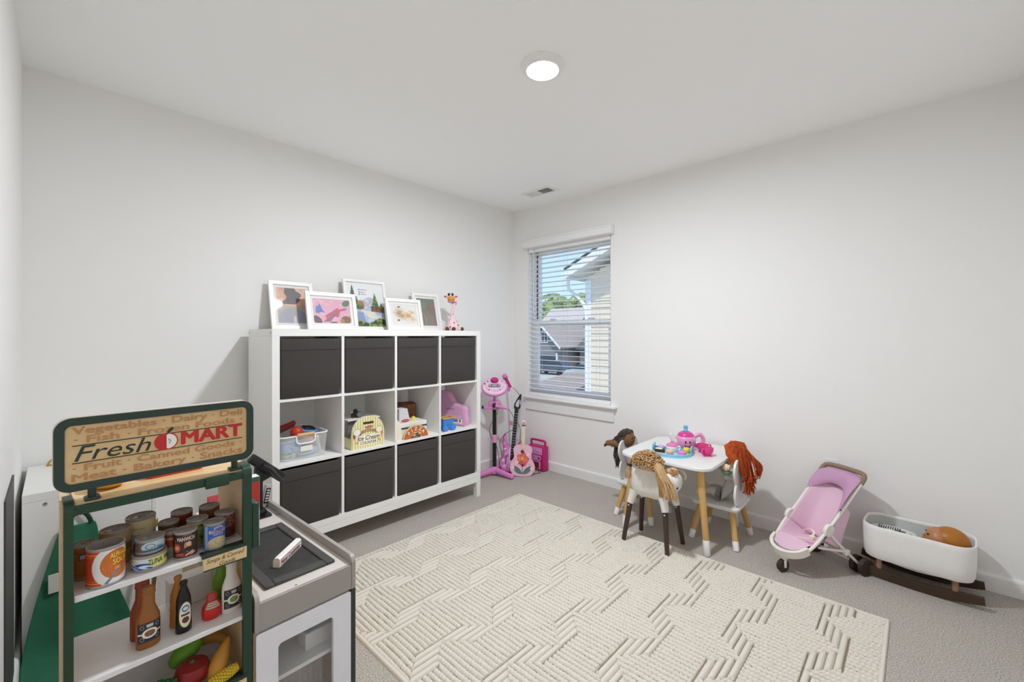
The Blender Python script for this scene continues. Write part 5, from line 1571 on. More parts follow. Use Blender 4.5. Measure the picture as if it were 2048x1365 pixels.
for sx in (-1, 1):
    pr = []
    for k in range(15):
        y = -.23 + .46 * k / 14
        pr.append((y, .006 + .030 * (abs(y) / .23) ** 2))
    out = [(y, z) for y, z in pr] + [(y * .985, z + .044 - .012 * (abs(y) / .23) ** 4) for y, z in pr[::-1]]
    MB().prism(out, -.009, .009, Matrix(((0, 0, 1, sx * .088), (1, 0, 0, 0), (0, 1, 0, -.0055), (0, 0, 0, 1)))).build('rocker', ROCK, ck)
    for sy in (-1, 1):
        MB().cyl((sx * .084, sy * .135, .042), (sx * .082, sy * .135, .118), .0115, n=14).build('peg', wood('peg_brown', '#a07c63', '#8d6a52', .6, (26, 26, 3)), ck)
MB().tube(smooth_path([(-.082, -.12, .100), (-.0825, 0, .090), (-.082, .12, .100)], 4), .003, 6).build('hanging_cord', CRW, ck)

VIN = mat('doll_vinyl_brown', '#b27c52', .4, noise=(14, .06))
HAIRB = mat('doll_moulded_hair', '#a8691b', .4, noise=(30, .08))
bd_ = thing('baby_doll', 'brown vinyl baby doll with moulded amber hair lying in the white cradle', 'doll', (-.158, -2.895, .127), -4)
MB().loft([[(x, y + .005, z) for x, y in rrect(.10 * k, .20 * k, .035 * k, 6)] for z, k in ((.0, .9), (.02, 1.0), (.05, .9), (.066, .55))]).build('body', mat('doll_grey_suit', '#c9c6c2', .9, noise=(60, .2, '#7f7d7c')), bd_)
hd = T(-.03, -.108, .124, rz=10) @ T(rx=10) @ T(s=1.2)
MB().ell((0, -.008, .007), (.053, .058, .054), 24, 16).build('skull', HAIRB, bd_, M=hd)
face = MB().ell((0, .030, -.001), (.048, .037, .046), 22, 16).ell((0, .050, -.017), (.024, .021, .019), 14, 10)
fo = face.build('face', VIN, bd_, M=hd)
MB().ell((0, .0675, -.001), (.0065, .0065, .0055), 10, 8).build('nose', VIN, fo)
MB().ell((0, .0695, -.0165), (.009, .004, .0045), 10, 8).build('lips', mat('doll_lips', '#7c4232', .4), fo)
MB().ell((-.024, .05, -.014), (.014, .011, .012), 10, 8).ell((.024, .05, -.014), (.014, .011, .012), 10, 8).build('cheek', VIN, fo)
for s in (-1, 1):
    MB().ell((s * .020, .0605, .012), (.0055, .0045, .005), 10, 8).build('eye', mat('doll_eye', '#2b1a10', .15), fo)
    MB().lathe([(.001, 0), (.011, 0), (.012, .004), (.008, .006), (.005, .003), (.001, .003)], 14, T(s * .0505, .006, -.006, ry=s * 90)).build('ear', VIN, bd_, M=hd)
bl = thing('doll_blanket', 'cream doll blanket with dark green fern print inside the white cradle', 'blanket', (-.1515, -2.80, .208), -4)
MB().loft([[(x, y, z) for x, y in rrect(.18 * k, .19 * k, .04 * k, 6)] for z, k in ((-.080, .9), (-.03, 1.0), (.012, .95), (.026, .6))]).build('cover', mat('blanket_cream', '#dddcd6', .95), bl)
FERN = mat('fern_green', '#33423b', .9)
for y0_, x0_, ln in ((.06, -.015, .07), (.015, .018, .09), (-.045, -.01, .06)):
    mb = MB()
    for k in range(11):
        y = y0_ - ln / 2 + ln * k / 10
        zz = .0215 if abs(y) < .055 else .015
        for s in (-1, 1):
            mb.box(x0_ + (.001 if s > 0 else -.02), x0_ + (.02 if s > 0 else -.001), y - .0014, y + .0014, zz + .0045, zz + .0075)
    mb.build('fern_print', FERN, bl, smooth=False)
# ================================================================= RUG
RX0, RX1, RY0, RY1 = -2.262, -.643, -2.812, -.656
def make_rug():
    step = .0027
    nx, ny = int((RX1 - RX0) / step), int((RY1 - RY0) / step)
    xs, ys = np.linspace(RX0, RX1, nx + 1), np.linspace(RY0, RY1, ny + 1)
    X, Y = np.meshgrid(xs, ys)
    px_, py_ = .0235, .0262
    r = np.random.default_rng(3)
    wob = vnoise((X - RX0).ravel() / 2, (Y - RY0).ravel() / 2.4, 30, 5).reshape(X.shape) - .5
    # knotted ridges running along y
    cx = X / px_ + wob * .25
    ix = np.floor(cx)
    fx = cx - ix
    beadp = .0165
    ph = (np.sin(ix * 12.9898) * 43758.5453) % 1.0
    by = (Y / beadp + ph * 1.0 + wob * .4)
    iy = np.floor(by)
    fy = by - iy
    jit = (np.sin(ix * 78.233 + iy * 37.719) * 43758.5453) % 1.0
    prof = np.sqrt(np.maximum(0, 1 - ((fx - .5) / .46) ** 2))
    bead = np.sqrt(np.maximum(0, 1 - ((fy - .5) / .56) ** 2))
    h1 = prof * (.30 + .70 * bead) * (.86 + .14 * jit)
    # smooth cords running along x, in leaning groups
    chain = .272
    k = np.round((Y - (RY1 - .085)) / chain)
    dy = Y - (RY1 - .085 + k * chain)
    per = .205
    xo = X + np.where(np.mod(k, 2) == 0, 0, .10)
    g = np.round(xo / per)
    lean = np.where(np.mod(g, 2) == 0, 1.0, -1.0)
    dx = xo - g * per - lean * dy * 1.0
    inside = (np.abs(dy) < .0525) & (np.abs(dx) < .062)
    cy = (dy + .0525) / py_
    fyc = cy - np.floor(cy)
    h2 = np.sqrt(np.maximum(0, 1 - ((fyc - .5) / .44) ** 2)) * .95
    edge = np.clip((.062 - np.abs(dx)) / .006, 0, 1)
    h = np.where(inside, h2 * (.35 + .65 * edge), h1)
    # thin groove each side of every chain of cords
    gro = (np.abs(np.abs(dy) - .0545) < .0022) & (np.abs(dx) < .075)
    h = np.where(gro, h * .15, h)
    z = .003 + .0150 * h
    d = np.minimum.reduce([X - RX0, RX1 - X, Y - RY0, RY1 - Y])
    bind = .008 + .004 * np.sqrt(np.maximum(0, 1 - ((d - .008) / .008) ** 2))
    z = np.where(d < .016, bind * np.clip(d / .004 + .25, 0, 1), z)
    z = z + .0012 * wob
    z = np.where(d < .0015, .0006, z)
    verts = np.stack([X, Y, z], -1).reshape(-1, 3)
    n1 = nx + 1
    i = (np.arange(ny)[:, None] * n1 + np.arange(nx)[None, :]).ravel()
    quads = np.stack([i, i + 1, i + n1 + 1, i + n1], 1)
    me = bpy.data.meshes.new('area_rug')
    me.vertices.add(len(verts)); me.vertices.foreach_set('co', verts.astype(np.float32).ravel())
    me.loops.add(quads.size); me.loops.foreach_set('vertex_index', quads.astype(np.int32).ravel())
    me.polygons.add(len(quads))
    me.polygons.foreach_set('loop_start', np.arange(0, quads.size, 4, dtype=np.int32))
    me.update(calc_edges=True)
    me.shade_smooth()
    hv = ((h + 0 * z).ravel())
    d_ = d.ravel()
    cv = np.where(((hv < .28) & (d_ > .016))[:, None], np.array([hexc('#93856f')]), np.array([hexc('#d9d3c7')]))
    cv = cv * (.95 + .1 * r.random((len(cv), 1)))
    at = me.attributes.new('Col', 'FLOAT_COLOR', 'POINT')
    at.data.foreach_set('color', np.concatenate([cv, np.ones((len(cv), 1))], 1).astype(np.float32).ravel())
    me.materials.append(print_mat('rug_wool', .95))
    return me
rug = bpy.data.objects.new('area_rug', None); COL.objects.link(rug)
tag(rug, 'large cream woven area rug with knotted ridges on the carpet', 'rug')
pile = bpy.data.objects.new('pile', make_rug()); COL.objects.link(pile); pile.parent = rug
pile['kind'] = 'stuff'
MB().box(RX0 + .002, RX1 - .002, RY0 + .002, RY1 - .002, .0002, .002).build('backing', mat('rug_backing', '#bdb39f', .9), rug, smooth=False)
# ================================================================= STORE STAND
GREEN = mat('stand_green', '#22402f', .4, noise=(20, .05))
GREEN2 = mat('stand_dark_green', '#2b3a33', .4, noise=(20, .05))
BIRCH = wood('birch_wood', '#e3c79b', '#d3b184', .5, (3, 3, 30))
BIRCHX = wood('birch_wood_board', '#ecd3a4', '#dfbb85', .45, (2.5, 30, 30))
WSH = mat('stand_white_shelf', '#edebeb', .4)
SRZ = 2.3
SO = Vector((-3.098, -1.600))
_c, _s = math.cos(RAD(SRZ)), math.sin(RAD(SRZ))
def SWD(x, y, z):
    return (SO.x + _c * x - _s * y, SO.y + _s * x + _c * y, z)
sd = thing('toy_store_stand', 'green and wood toy grocery shelf stand with a shop sign on top', 'toy stand', (SO.x, SO.y, 0), SRZ)
SWID = .362
for x, dx in ((0, .0105), (SWID - .012, 0)):
    MB().loft([[(x + e, y, z) for e, y in ((0, .004), (.012, .004), (.012 + dx, .26), (dx, .26))] for z in (0, .876)]).build('side_panel', BIRCH, sd, smooth=False)
for x0, x1 in ((.0055, .0205), (SWID - .0245, SWID - .004)):
    mb = MB().box(x0, x1, -.008, .0035, 0, .862)
    arc = [(-.008 + .022 - .022 * math.cos(RAD(a)), .862 + .022 * math.sin(RAD(a))) for a in range(0, 91, 15)]
    arc2 = [(-.008 + .022 - .012 * math.cos(RAD(a)), .862 + .012 * math.sin(RAD(a))) for a in range(90, -1, -15)]
    mb.prism(arc + arc2, x0, x1, Matrix(((0, 0, 1, 0), (1, 0, 0, 0), (0, 1, 0, 0), (0, 0, 0, 1))))
    mb.box(x0, x1, .014, .05, .8765, .884)
    mb.build('front_strap', GREEN, sd)
MB().box(.0228, SWID - .0125, .002, .255, .862, .8755, .001).build('top_board', BIRCHX, sd)
MB().box(.0125, SWID - .0125, -.006, .0018, .852, .872, .001).build('front_bar', GREEN, sd)
MB().box(.252, .305, -.013, -.0062, .846, .876, .004, 2).build('bar_clip', GREEN, sd)
MB().box(SWID - .0035, SWID + .016, -.004, .05, .655, .778, .003).build('side_clip', GREEN, sd)
MB().box(.0215, SWID - .0125, .0, .22, .665, .677, .001).build('shelf_board', WSH, sd)
MB().box(.0215, SWID - .0125, .0, .22, .473, .485, .001).build('shelf_board', WSH, sd)
MB().box(.0215, SWID - .0125, .0, .22, .278, .290, .001).build('shelf_board', WSH, sd)
MB().box(.0225, SWID - .0125, .215, .221, .290, .473).build('back_panel', WSH, sd, smooth=False)
MB().box(.0125, SWID - .0125, -.004, .004, .22, .325, .001).build('bin_front', WSH, sd)
MB().box(.0215, SWID - .0125, .0, .22, .05, .06, .001).build('shelf_board', WSH, sd)
for x in (.05, .322):
    pg = MB().cyl((x, .012, .8757), (x, .012, .912), .0075, n=12).build('sign_post', GREEN2, sd)
    MB().box(x - .013, x + .013, -.001, .025, .8757, .884, .003, 2).build('post_base', GREEN2, pg)
# the sign
SGW, SGH, SGX, SGZ = .372, .157, .176, .982
sg = MB().prism(rrect(SGW, SGH, .028, 8, SGX, SGZ), -.018, .006, T(rx=90)).build('sign_board', mat('sign_edge', '#cfcabb', .5), sd)
fr_o, fr_i = rrect(SGW - .002, SGH - .002, .027, 8, SGX, SGZ), rrect(SGW - .034, SGH - .034, .012, 8, SGX, SGZ)
MB().ring(fr_o, fr_i, .0062, .010, T(rx=90)).build('sign_frame', GREEN2, sg)
MB().prism(rrect(SGW - .034, SGH - .034, .012, 8, SGX, SGZ), .0062, .0075, T(rx=90)).build('sign_face', wood('sign_maple', '#e2c594', '#d2ac78', .5, (8, 30, 22)), sg)
def spos(x, y):
    return (SGX + x, -.0081, SGZ + y)
def fit_text(parent, rows, m, pos, name='lettering'):
    """rows: (text, x centre, y, letter height, width to fill, kwargs)"""
    for s, x, y, size, w, kw in rows:
        mb = MB()
        vs, fs = text_geo(s, size, **kw)
        xs_ = [a for a, b, q in vs]
        k = w / (max(xs_) - min(xs_))
        c = (max(xs_) + min(xs_)) / 2
        mb.add([raised(pos, x + (a - c) * k, y + b, q) for a, b, q in vs], fs)
        mb.build(name, m, parent, smooth=False)
TANT = mat('sign_tan_letters', '#bf8a5d', .6)
bk = dict(bold=.065)
fit_text(sg, [('Vegetables · Dairy · Deli', .0, .0495, .0215, .318, bk), ('· Fish · Frozen Foods ·', .002, .0295, .0205, .315, bk),
              ('· Fruit · Canned Goods ·', .0, -.0305, .0205, .315, bk), ('Meat · Bakery · Snacks', .0, -.0500, .0215, .318, bk)], TANT, spos)
DGT = mat('sign_green_letters', '#27382f', .5)
fit_text(sg, [('Fresh', -.092, -.001, .046, .126, dict(shear=.3, bold=.004))], DGT, spos)
fit_text(sg, [('MART', .093, .001, .044, .132, dict(bold=.10))], mat('sign_red', '#c22a2b', .5), spos)
mb = MB()
for y, a, b in ((.0185, -.158, .158), (-.0185, -.158, .158)):
    mb.box(SGX + a, SGX + b, -.0083, -.0077, SGZ + y - .001, SGZ + y + .001)
mb.build('rule_line', DGT, sg, smooth=False)
def apple(cx, cy, r, side):
    pts = []
    for k in range(17):
        a = RAD(90 + 180 * k / 16) if side < 0 else RAD(90 - 180 * k / 16)
        rr = r * (1 + .10 * math.sin(abs(a - RAD(90)) * 1.0) - (.12 if k in (0,) else 0) - (.1 if k == 16 else 0))
        pts.append((cx + rr * math.cos(a), cy + rr * math.sin(a) * .98))
    return pts
def flat(pts, y0, y1, m, name):
    return MB().prism([(SGX + x, SGZ + y) for x, y in pts], y0, y1, T(rx=90)).build(name, m, sg, smooth=False)
flat(apple(-.001, .0, .0205, 1), .0078, .0084, mat('sign_red', '#c22a2b', .5), 'apple_half')
flat(apple(-.001, .0, .0205, -1), .0078, .0084, mat('sign_red', '#c22a2b', .5), 'apple_half')
flat(apple(-.0005, .0, .0178, 1), .0085, .0089, mat('sign_white', '#f3efe6', .5), 'apple_flesh')
flat(smooth2([(.0, .020), (.004, .029), (.012, .033), (.011, .026), (.005, .0205)], 3), .0078, .0086, DGT, 'apple_leaf')
for x, y in ((.004, .004), (.005, -.003), (.007, .001)):
    flat(ellipse(.0009, .0017, 8, x, y), .009, .0093, DGT, 'apple_seed')
# price rail tags
def rail_tag(x0, x1, z, rows, parent):
    t = MB().box(x0, x1, -.0105, -.0012, z - .036, z - .004, .001).build('shelf_tag', mat('tag_wood', '#e5c896', .5, noise=(40, .06)), parent)
    MB().box(x0 - .002, x1 + .002, -.0108, .020, z + .0003, z + .003).build('tag_clip', GREEN2, t, smooth=False)
    MB().box(x0 - .002, x1 + .002, -.0108, -.0012, z - .004, z + .0003).build('tag_clip', GREEN2, t, smooth=False)
    MB().box(x0, x1, -.0112, -.0106, z - .037, z - .034).build('tag_edge', GREEN2, t, smooth=False)
    fit_text(t, rows, mat('tag_ink', '#4b3b2a', .6), lambda x, y: ((x0 + x1) / 2 + x, -.0110, z - .02 + y))
rail_tag(.248, .345, .677, [('Soups & Canned', 0, .006, .015, .084, dict(shear=.3)), ('Goods', .004, -.0085, .0145, .036, dict(shear=.3))], sd)
rail_tag(.248, .345, .3255, [('Vegetables', 0, -.001, .018, .078, dict(shear=.3))], sd)

# ---------------------------------------------------------------- tins
TIN = mat('tin_grey', '#a59f9b', .45, .1, noise=(30, .06))
TIND = mat('tin_dark_grey', '#9b9592', .5, .1)
def tin(label, x, y, r, h, art, z=.677, nx=64, ny=36, turn=0.0, words=(), open_=False, cat='toy tin', group='toy tins on the store shelf', deep=0):
    """art(U, V) paints the paper round the tin; U = .5 faces the camera, words = (rows, colour)"""
    t = thing('toy_tin', label, cat, SWD(x, y, z + .0004), SRZ, group)
    px_, py_, _ = SWD(x, y, z)
    face = math.atan2(-2.901 - py_, -3.104 - px_) - RAD(SRZ) + RAD(turn)
    MB().lathe([(.001, 0), (r * .97, 0), (r, .002), (r, .0045), (r * .975, .006), (r * .975, h - .006), (r, h - .0045), (r, h - .001), (r * .97, h), (r * .92, h), (r * .91, h - (.018 if open_ else .003)), (.001, h - (.018 if open_ else .003))], 40).build('body', TIN, t)
    if not open_:
        l = MB().lathe([(r * .60, h - .0014), (r * .66, h - .0003), (r * .72, h - .0014)], 32, caps=False).build('lid_ring', TIND, t)
        MB().lathe([(r * .2, h - .0014), (r * .26, h - .0001), (r * .32, h - .0014)], 24, T(r * .1, r * .1, 0), caps=False).build('pull_ring', TIND, t)
    rl = r * .978 + .0003
    def pos(u, v):
        a = face + (u - .5) * 2 * math.pi
        return (rl * math.cos(a), rl * math.sin(a), .0062 + v * (h - .0124))
    lab = printed('paper_label', t, nx, ny, pos, art)
    def wpos(x_, y_):
        a = face + x_ / rl
        return ((rl + .0005) * math.cos(a), (rl + .0005) * math.sin(a), y_)
    for rows, col in words:
        fit_text(lab, rows, mat('ink_' + col.strip('#'), col, .5), wpos)
    return t
def plain(c, *bands):
    def f(U, V):
        P = Paint(U, V, c)
        for b in bands:
            P.rect(*b)
        return P.c
    return f
def art_soup(U, V):
    P = Paint(U, V, '#cf3f22')
    P.put((np.sin(U * 210) > .55), '#d9622c', .7).put(np.sin(V * 75) > .6, '#c22f1c', .6)
    P.rect(0, 1, .90, .93, '#e8a23a').rect(0, 1, .84, .86, '#e0762e').rect(0, 1, .06, .09, '#e8a23a').rect(0, 1, .13, .15, '#e0762e')
    P.ell(.60, .52, .20, .62, '#e9e7e6').ell(.615, .55, .145, .43, '#d0702a')
    s_ = (((U - .615) / .145) ** 2 + ((V - .55) / .43) ** 2 < .9)
    P.speck(s_ & (V < .56), '#ecb15a', .06, 4).speck(s_ & (V < .5), '#a8481c', .05, 5)
    P.poly([(.50, .02), (.53, .0), (.60, .24), (.66, .36), (.66, .50), (.62, .44), (.585, .30)], '#7c83a0')
    P.ell(.65, .44, .03, .13, '#c0632c', 1, -12)
    return P.c
tin('large red plaid toy soup tin with alphabet soup bowl print', .074, .034, .0335, .086, art_soup, nx=260, ny=100, turn=-6, open_=True,
    words=(([('ALPHABET', .0315, .0655, .0155, .042, dict(bold=.06)), ('SOUP', .0300, .0510, .0160, .030, dict(bold=.06))], '#f2dc5a'), ([('ABC', .0245, .036, .0095, .011, dict(bold=.04))], '#f0d9a0')))
tin('small ochre toy tin at the left end of the store shelf', .043, .098, .0215, .078, plain('#a8702c', (0, 1, .86, .9, '#7b4d1f'), (0, 1, .1, .13, '#8c5a22'), (.44, .56, .6, .82, '#3d4c78'), (.46, .54, .65, .77, '#c9ced8')))
tin('wide toy tin with plain grey lid behind the large soup tin', .100, .126, .030, .084, plain('#b59a6a', (0, 1, .4, .6, '#8a6b3f')))
def art_cream(U, V):
    P = Paint(U, V, '#d9cba2')
    return P.rect(0, 1, 0, .55, '#b9c3c9').rect(0, 1, .55, .58, '#8f9c9c').ell(.47, .18, .05, .22, '#b5322c').ell(.53, .2, .04, .2, '#5f7a3e').c
tin('tall cream toy tin with pale blue band at the back of the store shelf', .152, .155, .0305, .092, art_cream, words=(([('Farm Gold', -.004, .0665, .008, .024, dict(shear=.2))], '#7c6a3c'),))
def art_tuna(U, V):
    P = Paint(U, V, '#cfdfe8')
    P.put(U > .5 + .02 * np.sin(V * 9), '#e8e27a')
    w = (U < .53) & (U > .30)
    P.put(w & (V < .42) & (np.sin(U * 60 + V * 22) > 0), '#2f62a8').ell(.43, .42, .075, .17, '#2d4f8c').ell(.45, .3, .05, .1, '#e6edf2').rect(.30, .38, .78, .93, '#dcd66a')
    return P.put(V < .05, '#2f62a8').c
tin('flat blue and yellow toy tuna tin at the front of the store shelf', .152, .044, .0335, .037, art_tuna, nx=240, ny=44, words=(([('TUNA', .012, .0205, .0175, .028, dict(bold=.02)), ('FISH', .040, .021, .014, .018, dict(bold=.02))], '#23406f'),))
def art_salmon(U, V):
    P = Paint(U, V, '#706a67')
    m = ((U - .56) / .16) ** 2 + ((V - .5) / .62) ** 2 < 1
    return P.put(m, '#b9d2da').put(m & (V < .22), '#2f6a8c').ell(.50, .52, .055, .28, '#35527c').ell(.50, .52, .047, .21, '#dfe6ea').c
tin('small oval labelled grey toy tin stacked on the tuna tin', .154, .046, .0285, .034, art_salmon, z=.7144, nx=200, ny=44, words=(([('Great', -.0005, .017, .008, .013, dict(shear=.2)), ], '#35527c'), ([('1 SERV', .0165, .0125, .0095, .017, dict(bold=.02))], '#23406f')))
tin('grey lidded toy tin half hidden behind the tuna tins', .206, .135, .0225, .066, plain('#6f4a35', (0, 1, .3, .6, '#8c6a4a')))
def art_redsmall(U, V):
    P = Paint(U, V, '#9c4526')
    return P.rect(0, 1, .78, .82, '#d9a05c').rect(0, 1, .0, .38, '#3b332c').ell(.5, .2, .12, .2, '#a39b84').speck((V < .35), '#d8cfb4', .12, 3).c
tin('small rust red toy tin between the tuna and the sauce tin', .199, .070, .0165, .062, art_redsmall, words=(([('Chips', .0, .046, .009, .014, dict(shear=.3))], '#e6c9a8'),))
def art_manwich(U, V):
    P = Paint(U, V, '#3c211c')
    P.put((V < .6), '#40201b').ell(.53, .5, .05, .26, '#c98a62').ell(.545, .58, .035, .1, '#e3b08c').ell(.55, .36, .07, .1, '#2c1a1c').poly([(.46, .76), (.6, .78), (.6, .62), (.56, .68), (.49, .66), (.47, .4)], '#241512')
    P.ell(.375, .44, .055, .19, '#c54b26').ell(.375, .44, .035, .09, '#e2b79a', .8).poly([(.345, .6), (.36, .6), (.35, .8), (.335, .8)], '#c54b26')
    P.ell(.5, .12, .16, .08, '#7c2f24').poly([(.5, .06), (.62, .2), (.6, .26), (.5, .12)], '#e0bfa0').poly([(.56, .05), (.66, .14), (.6, .2)], '#d9b28f').ell(.42, .16, .06, .04, '#b9523c')
    return P.c
tin('dark brown toy sauce tin with white brand lettering and a portrait', .221, .034, .0245, .069, art_manwich, nx=220, ny=90, words=(([('MANWICH', .001, .0515, .0135, .037, dict(bold=.04))], '#f1ece4'), ([('ORIGINAL', .004, .0605, .006, .018, dict(bold=.03))], '#c98a3c')))
tin('red and yellow toy tin with recessed lid at the back of the store shelf', .240, .165, .0245, .075, plain('#7d2f1f', (0, 1, .0, .5, '#c9a83c'), (0, 1, .5, .55, '#e3cf7a')), open_=False)
def art_green(U, V):
    P = Paint(U, V, '#8b8f36')
    return P.put(vnoise(U, V, 14, 8) > .55, '#4d5a26').put(vnoise(U, V, 11, 18) > .66, '#aab06a').rect(0, 1, .93, 1, '#c2c05a').c
tin('olive green toy vegetable tin behind the dark brown tin', .258, .088, .0240, .070, art_green, turn=25)
tin('toy tin with a plain grey lid behind the blue soup tin', .300, .150, .0245, .076, plain('#8a5a3a', (0, 1, .3, .7, '#6d3f28')))
def art_chunky(U, V):
    P = Paint(U, V, '#3d6fc0')
    P.put(U < .40, '#a9bede').put(U < .34, '#5f86c4')
    m = ((U - .56) / .15) ** 2 + ((V - .2) / .26) ** 2 < 1
    P.put(((U - .56) / .165) ** 2 + ((V - .18) / .30) ** 2 < 1, '#c9c3b4').put(m, '#cdb88c').speck(m, '#9f8050', .3, 2).speck(m, '#eae0c0', .3, 7)
    P.rect(.43, .68, .54, .62, '#2f5fae').rect(.42, .7, .66, .80, '#cdd6ea', .85).ell(.57, .86, .075, .10, '#d7a9a0').ell(.57, .83, .06, .07, '#4a78c4')
    return P.c
tin('blue and white toy chunky soup tin at the right of the store shelf', .283, .036, .0243, .069, art_chunky, nx=200, ny=84, words=(([('CHUNKY', .0085, .0475, .0105, .031, dict(bold=.04))], '#a23b4a'), ([('CHICKEN NOODLE', .0095, .0395, .0048, .024, dict(bold=.02))], '#e9eef7')))
def art_chili(U, V):
    P = Paint(U, V, '#5a1d1a')
    P.speck((V > .42), '#a8584a', .18, 3).speck((V > .48), '#d9b9a8', .12, 9).put((V < .42), '#54181a')
    return P.c
tin('dark red speckled toy chili tin at the right end of the store shelf', .319, .080, .0243, .072, art_chili, nx=150, ny=70, words=(([('Chicken', -.014, .0345, .007, .022, dict(bold=.01))], '#f0e6dc'), ([('Red', -.013, .0265, .0095, .014, dict(bold=.04)), ('Chili', -.0125, .0145, .0085, .014, dict(bold=.03))], '#d8a83c')))

# ---------------------------------------------------------------- bottles
def bottle(label, x, y, prof, flat, m, cat='toy bottle', art=None, lab=None, capm=None, capz=None, z=.485, turn=0):
    b = thing('toy_bottle', label, cat, SWD(x, y, z + .0004), SRZ + turn, 'toy bottles on the store shelf')
    lo = [p for p in prof if capz is None or p[1] <= capz]
    MB().lathe(lo, 32, None, 1.0, flat).build('bottle_body', m, b)
    if capz is not None:
        MB().lathe([(prof[len(lo) - 1][0], capz + .0002)] + [p for p in prof if p[1] > capz], 32, None, 1.0, flat).build('cap', capm, b)
    if art:
        z0_, z1_, half = lab
        def rad(zz):
            for (r0, a), (r1, c) in zip(prof, prof[1:]):
                if a <= zz <= c and c > a:
                    return r0 + (r1 - r0) * (zz - a) / (c - a)
            return prof[-1][0]
        def pos(u, v):
            a = RAD(-90 + (u - .5) * 2 * half)
            r = rad(z0_ + (z1_ - z0_) * v) + .0005
            return (r * math.cos(a), r * math.sin(a) * flat - .0003, z0_ + (z1_ - z0_) * v)
        printed('bottle_label', b, 96, 84, pos, art)
    return b
SAUCE = [(.001, 0), (.021, 0), (.0235, .003), (.0235, .06), (.0225, .072), (.016, .09), (.0135, .098), (.0130, .122), (.0125, .124), (.0145, .125), (.0145, .131), (.0135, .132), (.0140, .133), (.0140, .140), (.0125, .142), (.001, .142)]
def sauce_label(mid, mid2):
    def f(U, V):
        P = Paint(U, V, '#1f1f20')
        P.rect(.06, .94, .05, .06, '#8a8a88').rect(.06, .94, .94, .95, '#8a8a88').rect(.38, .62, .76, .92, '#c9c8c2')
        for cx, cy in ((.2, .8), (.8, .8), (.2, .2), (.8, .2)):
            P.put(np.abs(np.hypot((U - cx), (V - cy)) - .08) < .018, '#8e8e8a')
        P.rect(.0, 1, .40, .50, '#d8d6cf').ell(.5, .44, .3, .25, '#ecebe6').ell(.5, .44, .2, .16, mid).speck(((U - .5) / .2) ** 2 + ((V - .44) / .16) ** 2 < 1, mid2, .35, 3)
        return P.c
    return f
bottle('brown toy sauce bottle with black label at the front of the store shelf', .150, .046, SAUCE, .62, mat('bottle_brown', '#9a5f2a', .4), art=sauce_label('#6b3a24', '#b98560'), lab=(.016, .062, 62), turn=4)
bottle('rust red toy sauce bottle behind the brown one', .146, .094, SAUCE, .62, mat('bottle_rust', '#9c4628', .4))
bottle('white toy dressing bottle with black label at the right of the store shelf', .326, .048, SAUCE, .62, mat('bottle_white', '#e5e0d8', .4), art=sauce_label('#5d7a3c', '#b9cf8a'), lab=(.014, .064, 62), turn=6)
bottle('green toy dressing bottle behind the white one', .320, .108, SAUCE, .62, mat('bottle_green', '#6f9a2c', .4))
SYR = [(.001, 0), (.0155, 0), (.0175, .003), (.0172, .03), (.0160, .055), (.0165, .065), (.0155, .083), (.010, .104), (.0072, .112), (.0072, .118), (.0085, .119), (.0085, .126), (.007, .128), (.001, .128)]
def syr_label(U, V):
    P = Paint(U, V, '#1c1a1a')
    m = ((U - .5) / .42) ** 2 + ((V - .5) / .49) ** 2
    return P.put(m < 1, '#e3dc9a').put(m < .85, '#efe7cf').ell(.5, .74, .24, .13, '#4a78a8').ell(.5, .74, .17, .07, '#d9e2ea').rect(.22, .78, .47, .55, '#5a3a28').ell(.5, .3, .22, .12, '#5f3722').c
bottle('black toy syrup bottle with oval label on the store shelf', .219, .044, SYR, .75, mat('bottle_black', '#171515', .3), art=syr_label, lab=(.014, .078, 58), turn=8)
bottle('orange toy syrup bottle behind the black one', .215, .082, SYR, .75, mat('bottle_orange', '#c07a2c', .4))
KET = [(.001, 0), (.017, 0), (.0215, .005), (.0225, .022), (.021, .034), (.012, .046), (.0095, .049), (.0095, .0495), (.0125, .05), (.0125, .060), (.009, .066), (.001, .067)]
def ket_label(U, V):
    P = Paint(U, V, '#7d6f66')
    return P.rect(.06, .94, .08, .92, '#c9b8a8').rect(.1, .9, .3, .7, '#a05a44').rect(.12, .88, .45, .58, '#e3d6c6').c
bottle('small red toy ketchup bottle on the store shelf', .281, .052, KET, .7, mat('bottle_red', '#cc2a22', .3), art=ket_label, lab=(.030, .0455, 50), capm=mat('cap_red', '#b8403a', .4), capz=.0495, turn=0)
o = MB().box(-.05, .05, -.025, .025, 0, .075, .002).build('white_box', WSH)
o.location = SWD(.262, .186, .4854); o.rotation_euler = (0, 0, RAD(SRZ))
tag(o, 'plain white box at the back of the middle store shelf', 'box')

# ---------------------------------------------------------------- vegetables in the bin
def veg(label, build):
    t = thing('toy_vegetable', label, 'toy vegetable', SWD(.0, .0, .2904), SRZ, 'toy vegetables in the store bin')
    build(t)
def v_green(t):
    MB().lathe([(.001, 0), (.012, .004), (.021, .018), (.026, .038), (.025, .06), (.016, .078), (.001, .084)], 20, T(.207, .135, .062, ry=62, rz=10)).build('flesh', mat('veg_lime', '#6ea52c', .5, noise=(26, .1)), t)
veg('lime green oval toy fruit lying at the back of the store bin', v_green)
def v_zuc(t):
    mb = MB().ell((.175, .06, .055), (.045, .026, .026), 20, 12)
    rr = random.Random(4)
    for k in range(90):
        a, b = rr.uniform(0, 6.28), rr.uniform(-.9, 1.3)
        mb.ell((.175 + .045 * math.cos(b) * math.cos(a), .06 + .026 * math.cos(b) * math.sin(a), .055 + .026 * math.sin(b)), .0035, 6, 4)
    mb.build('flesh', mat('veg_dark_green', '#2f6b35', .5), t)
veg('bumpy dark green toy cucumber in the store bin', v_zuc)
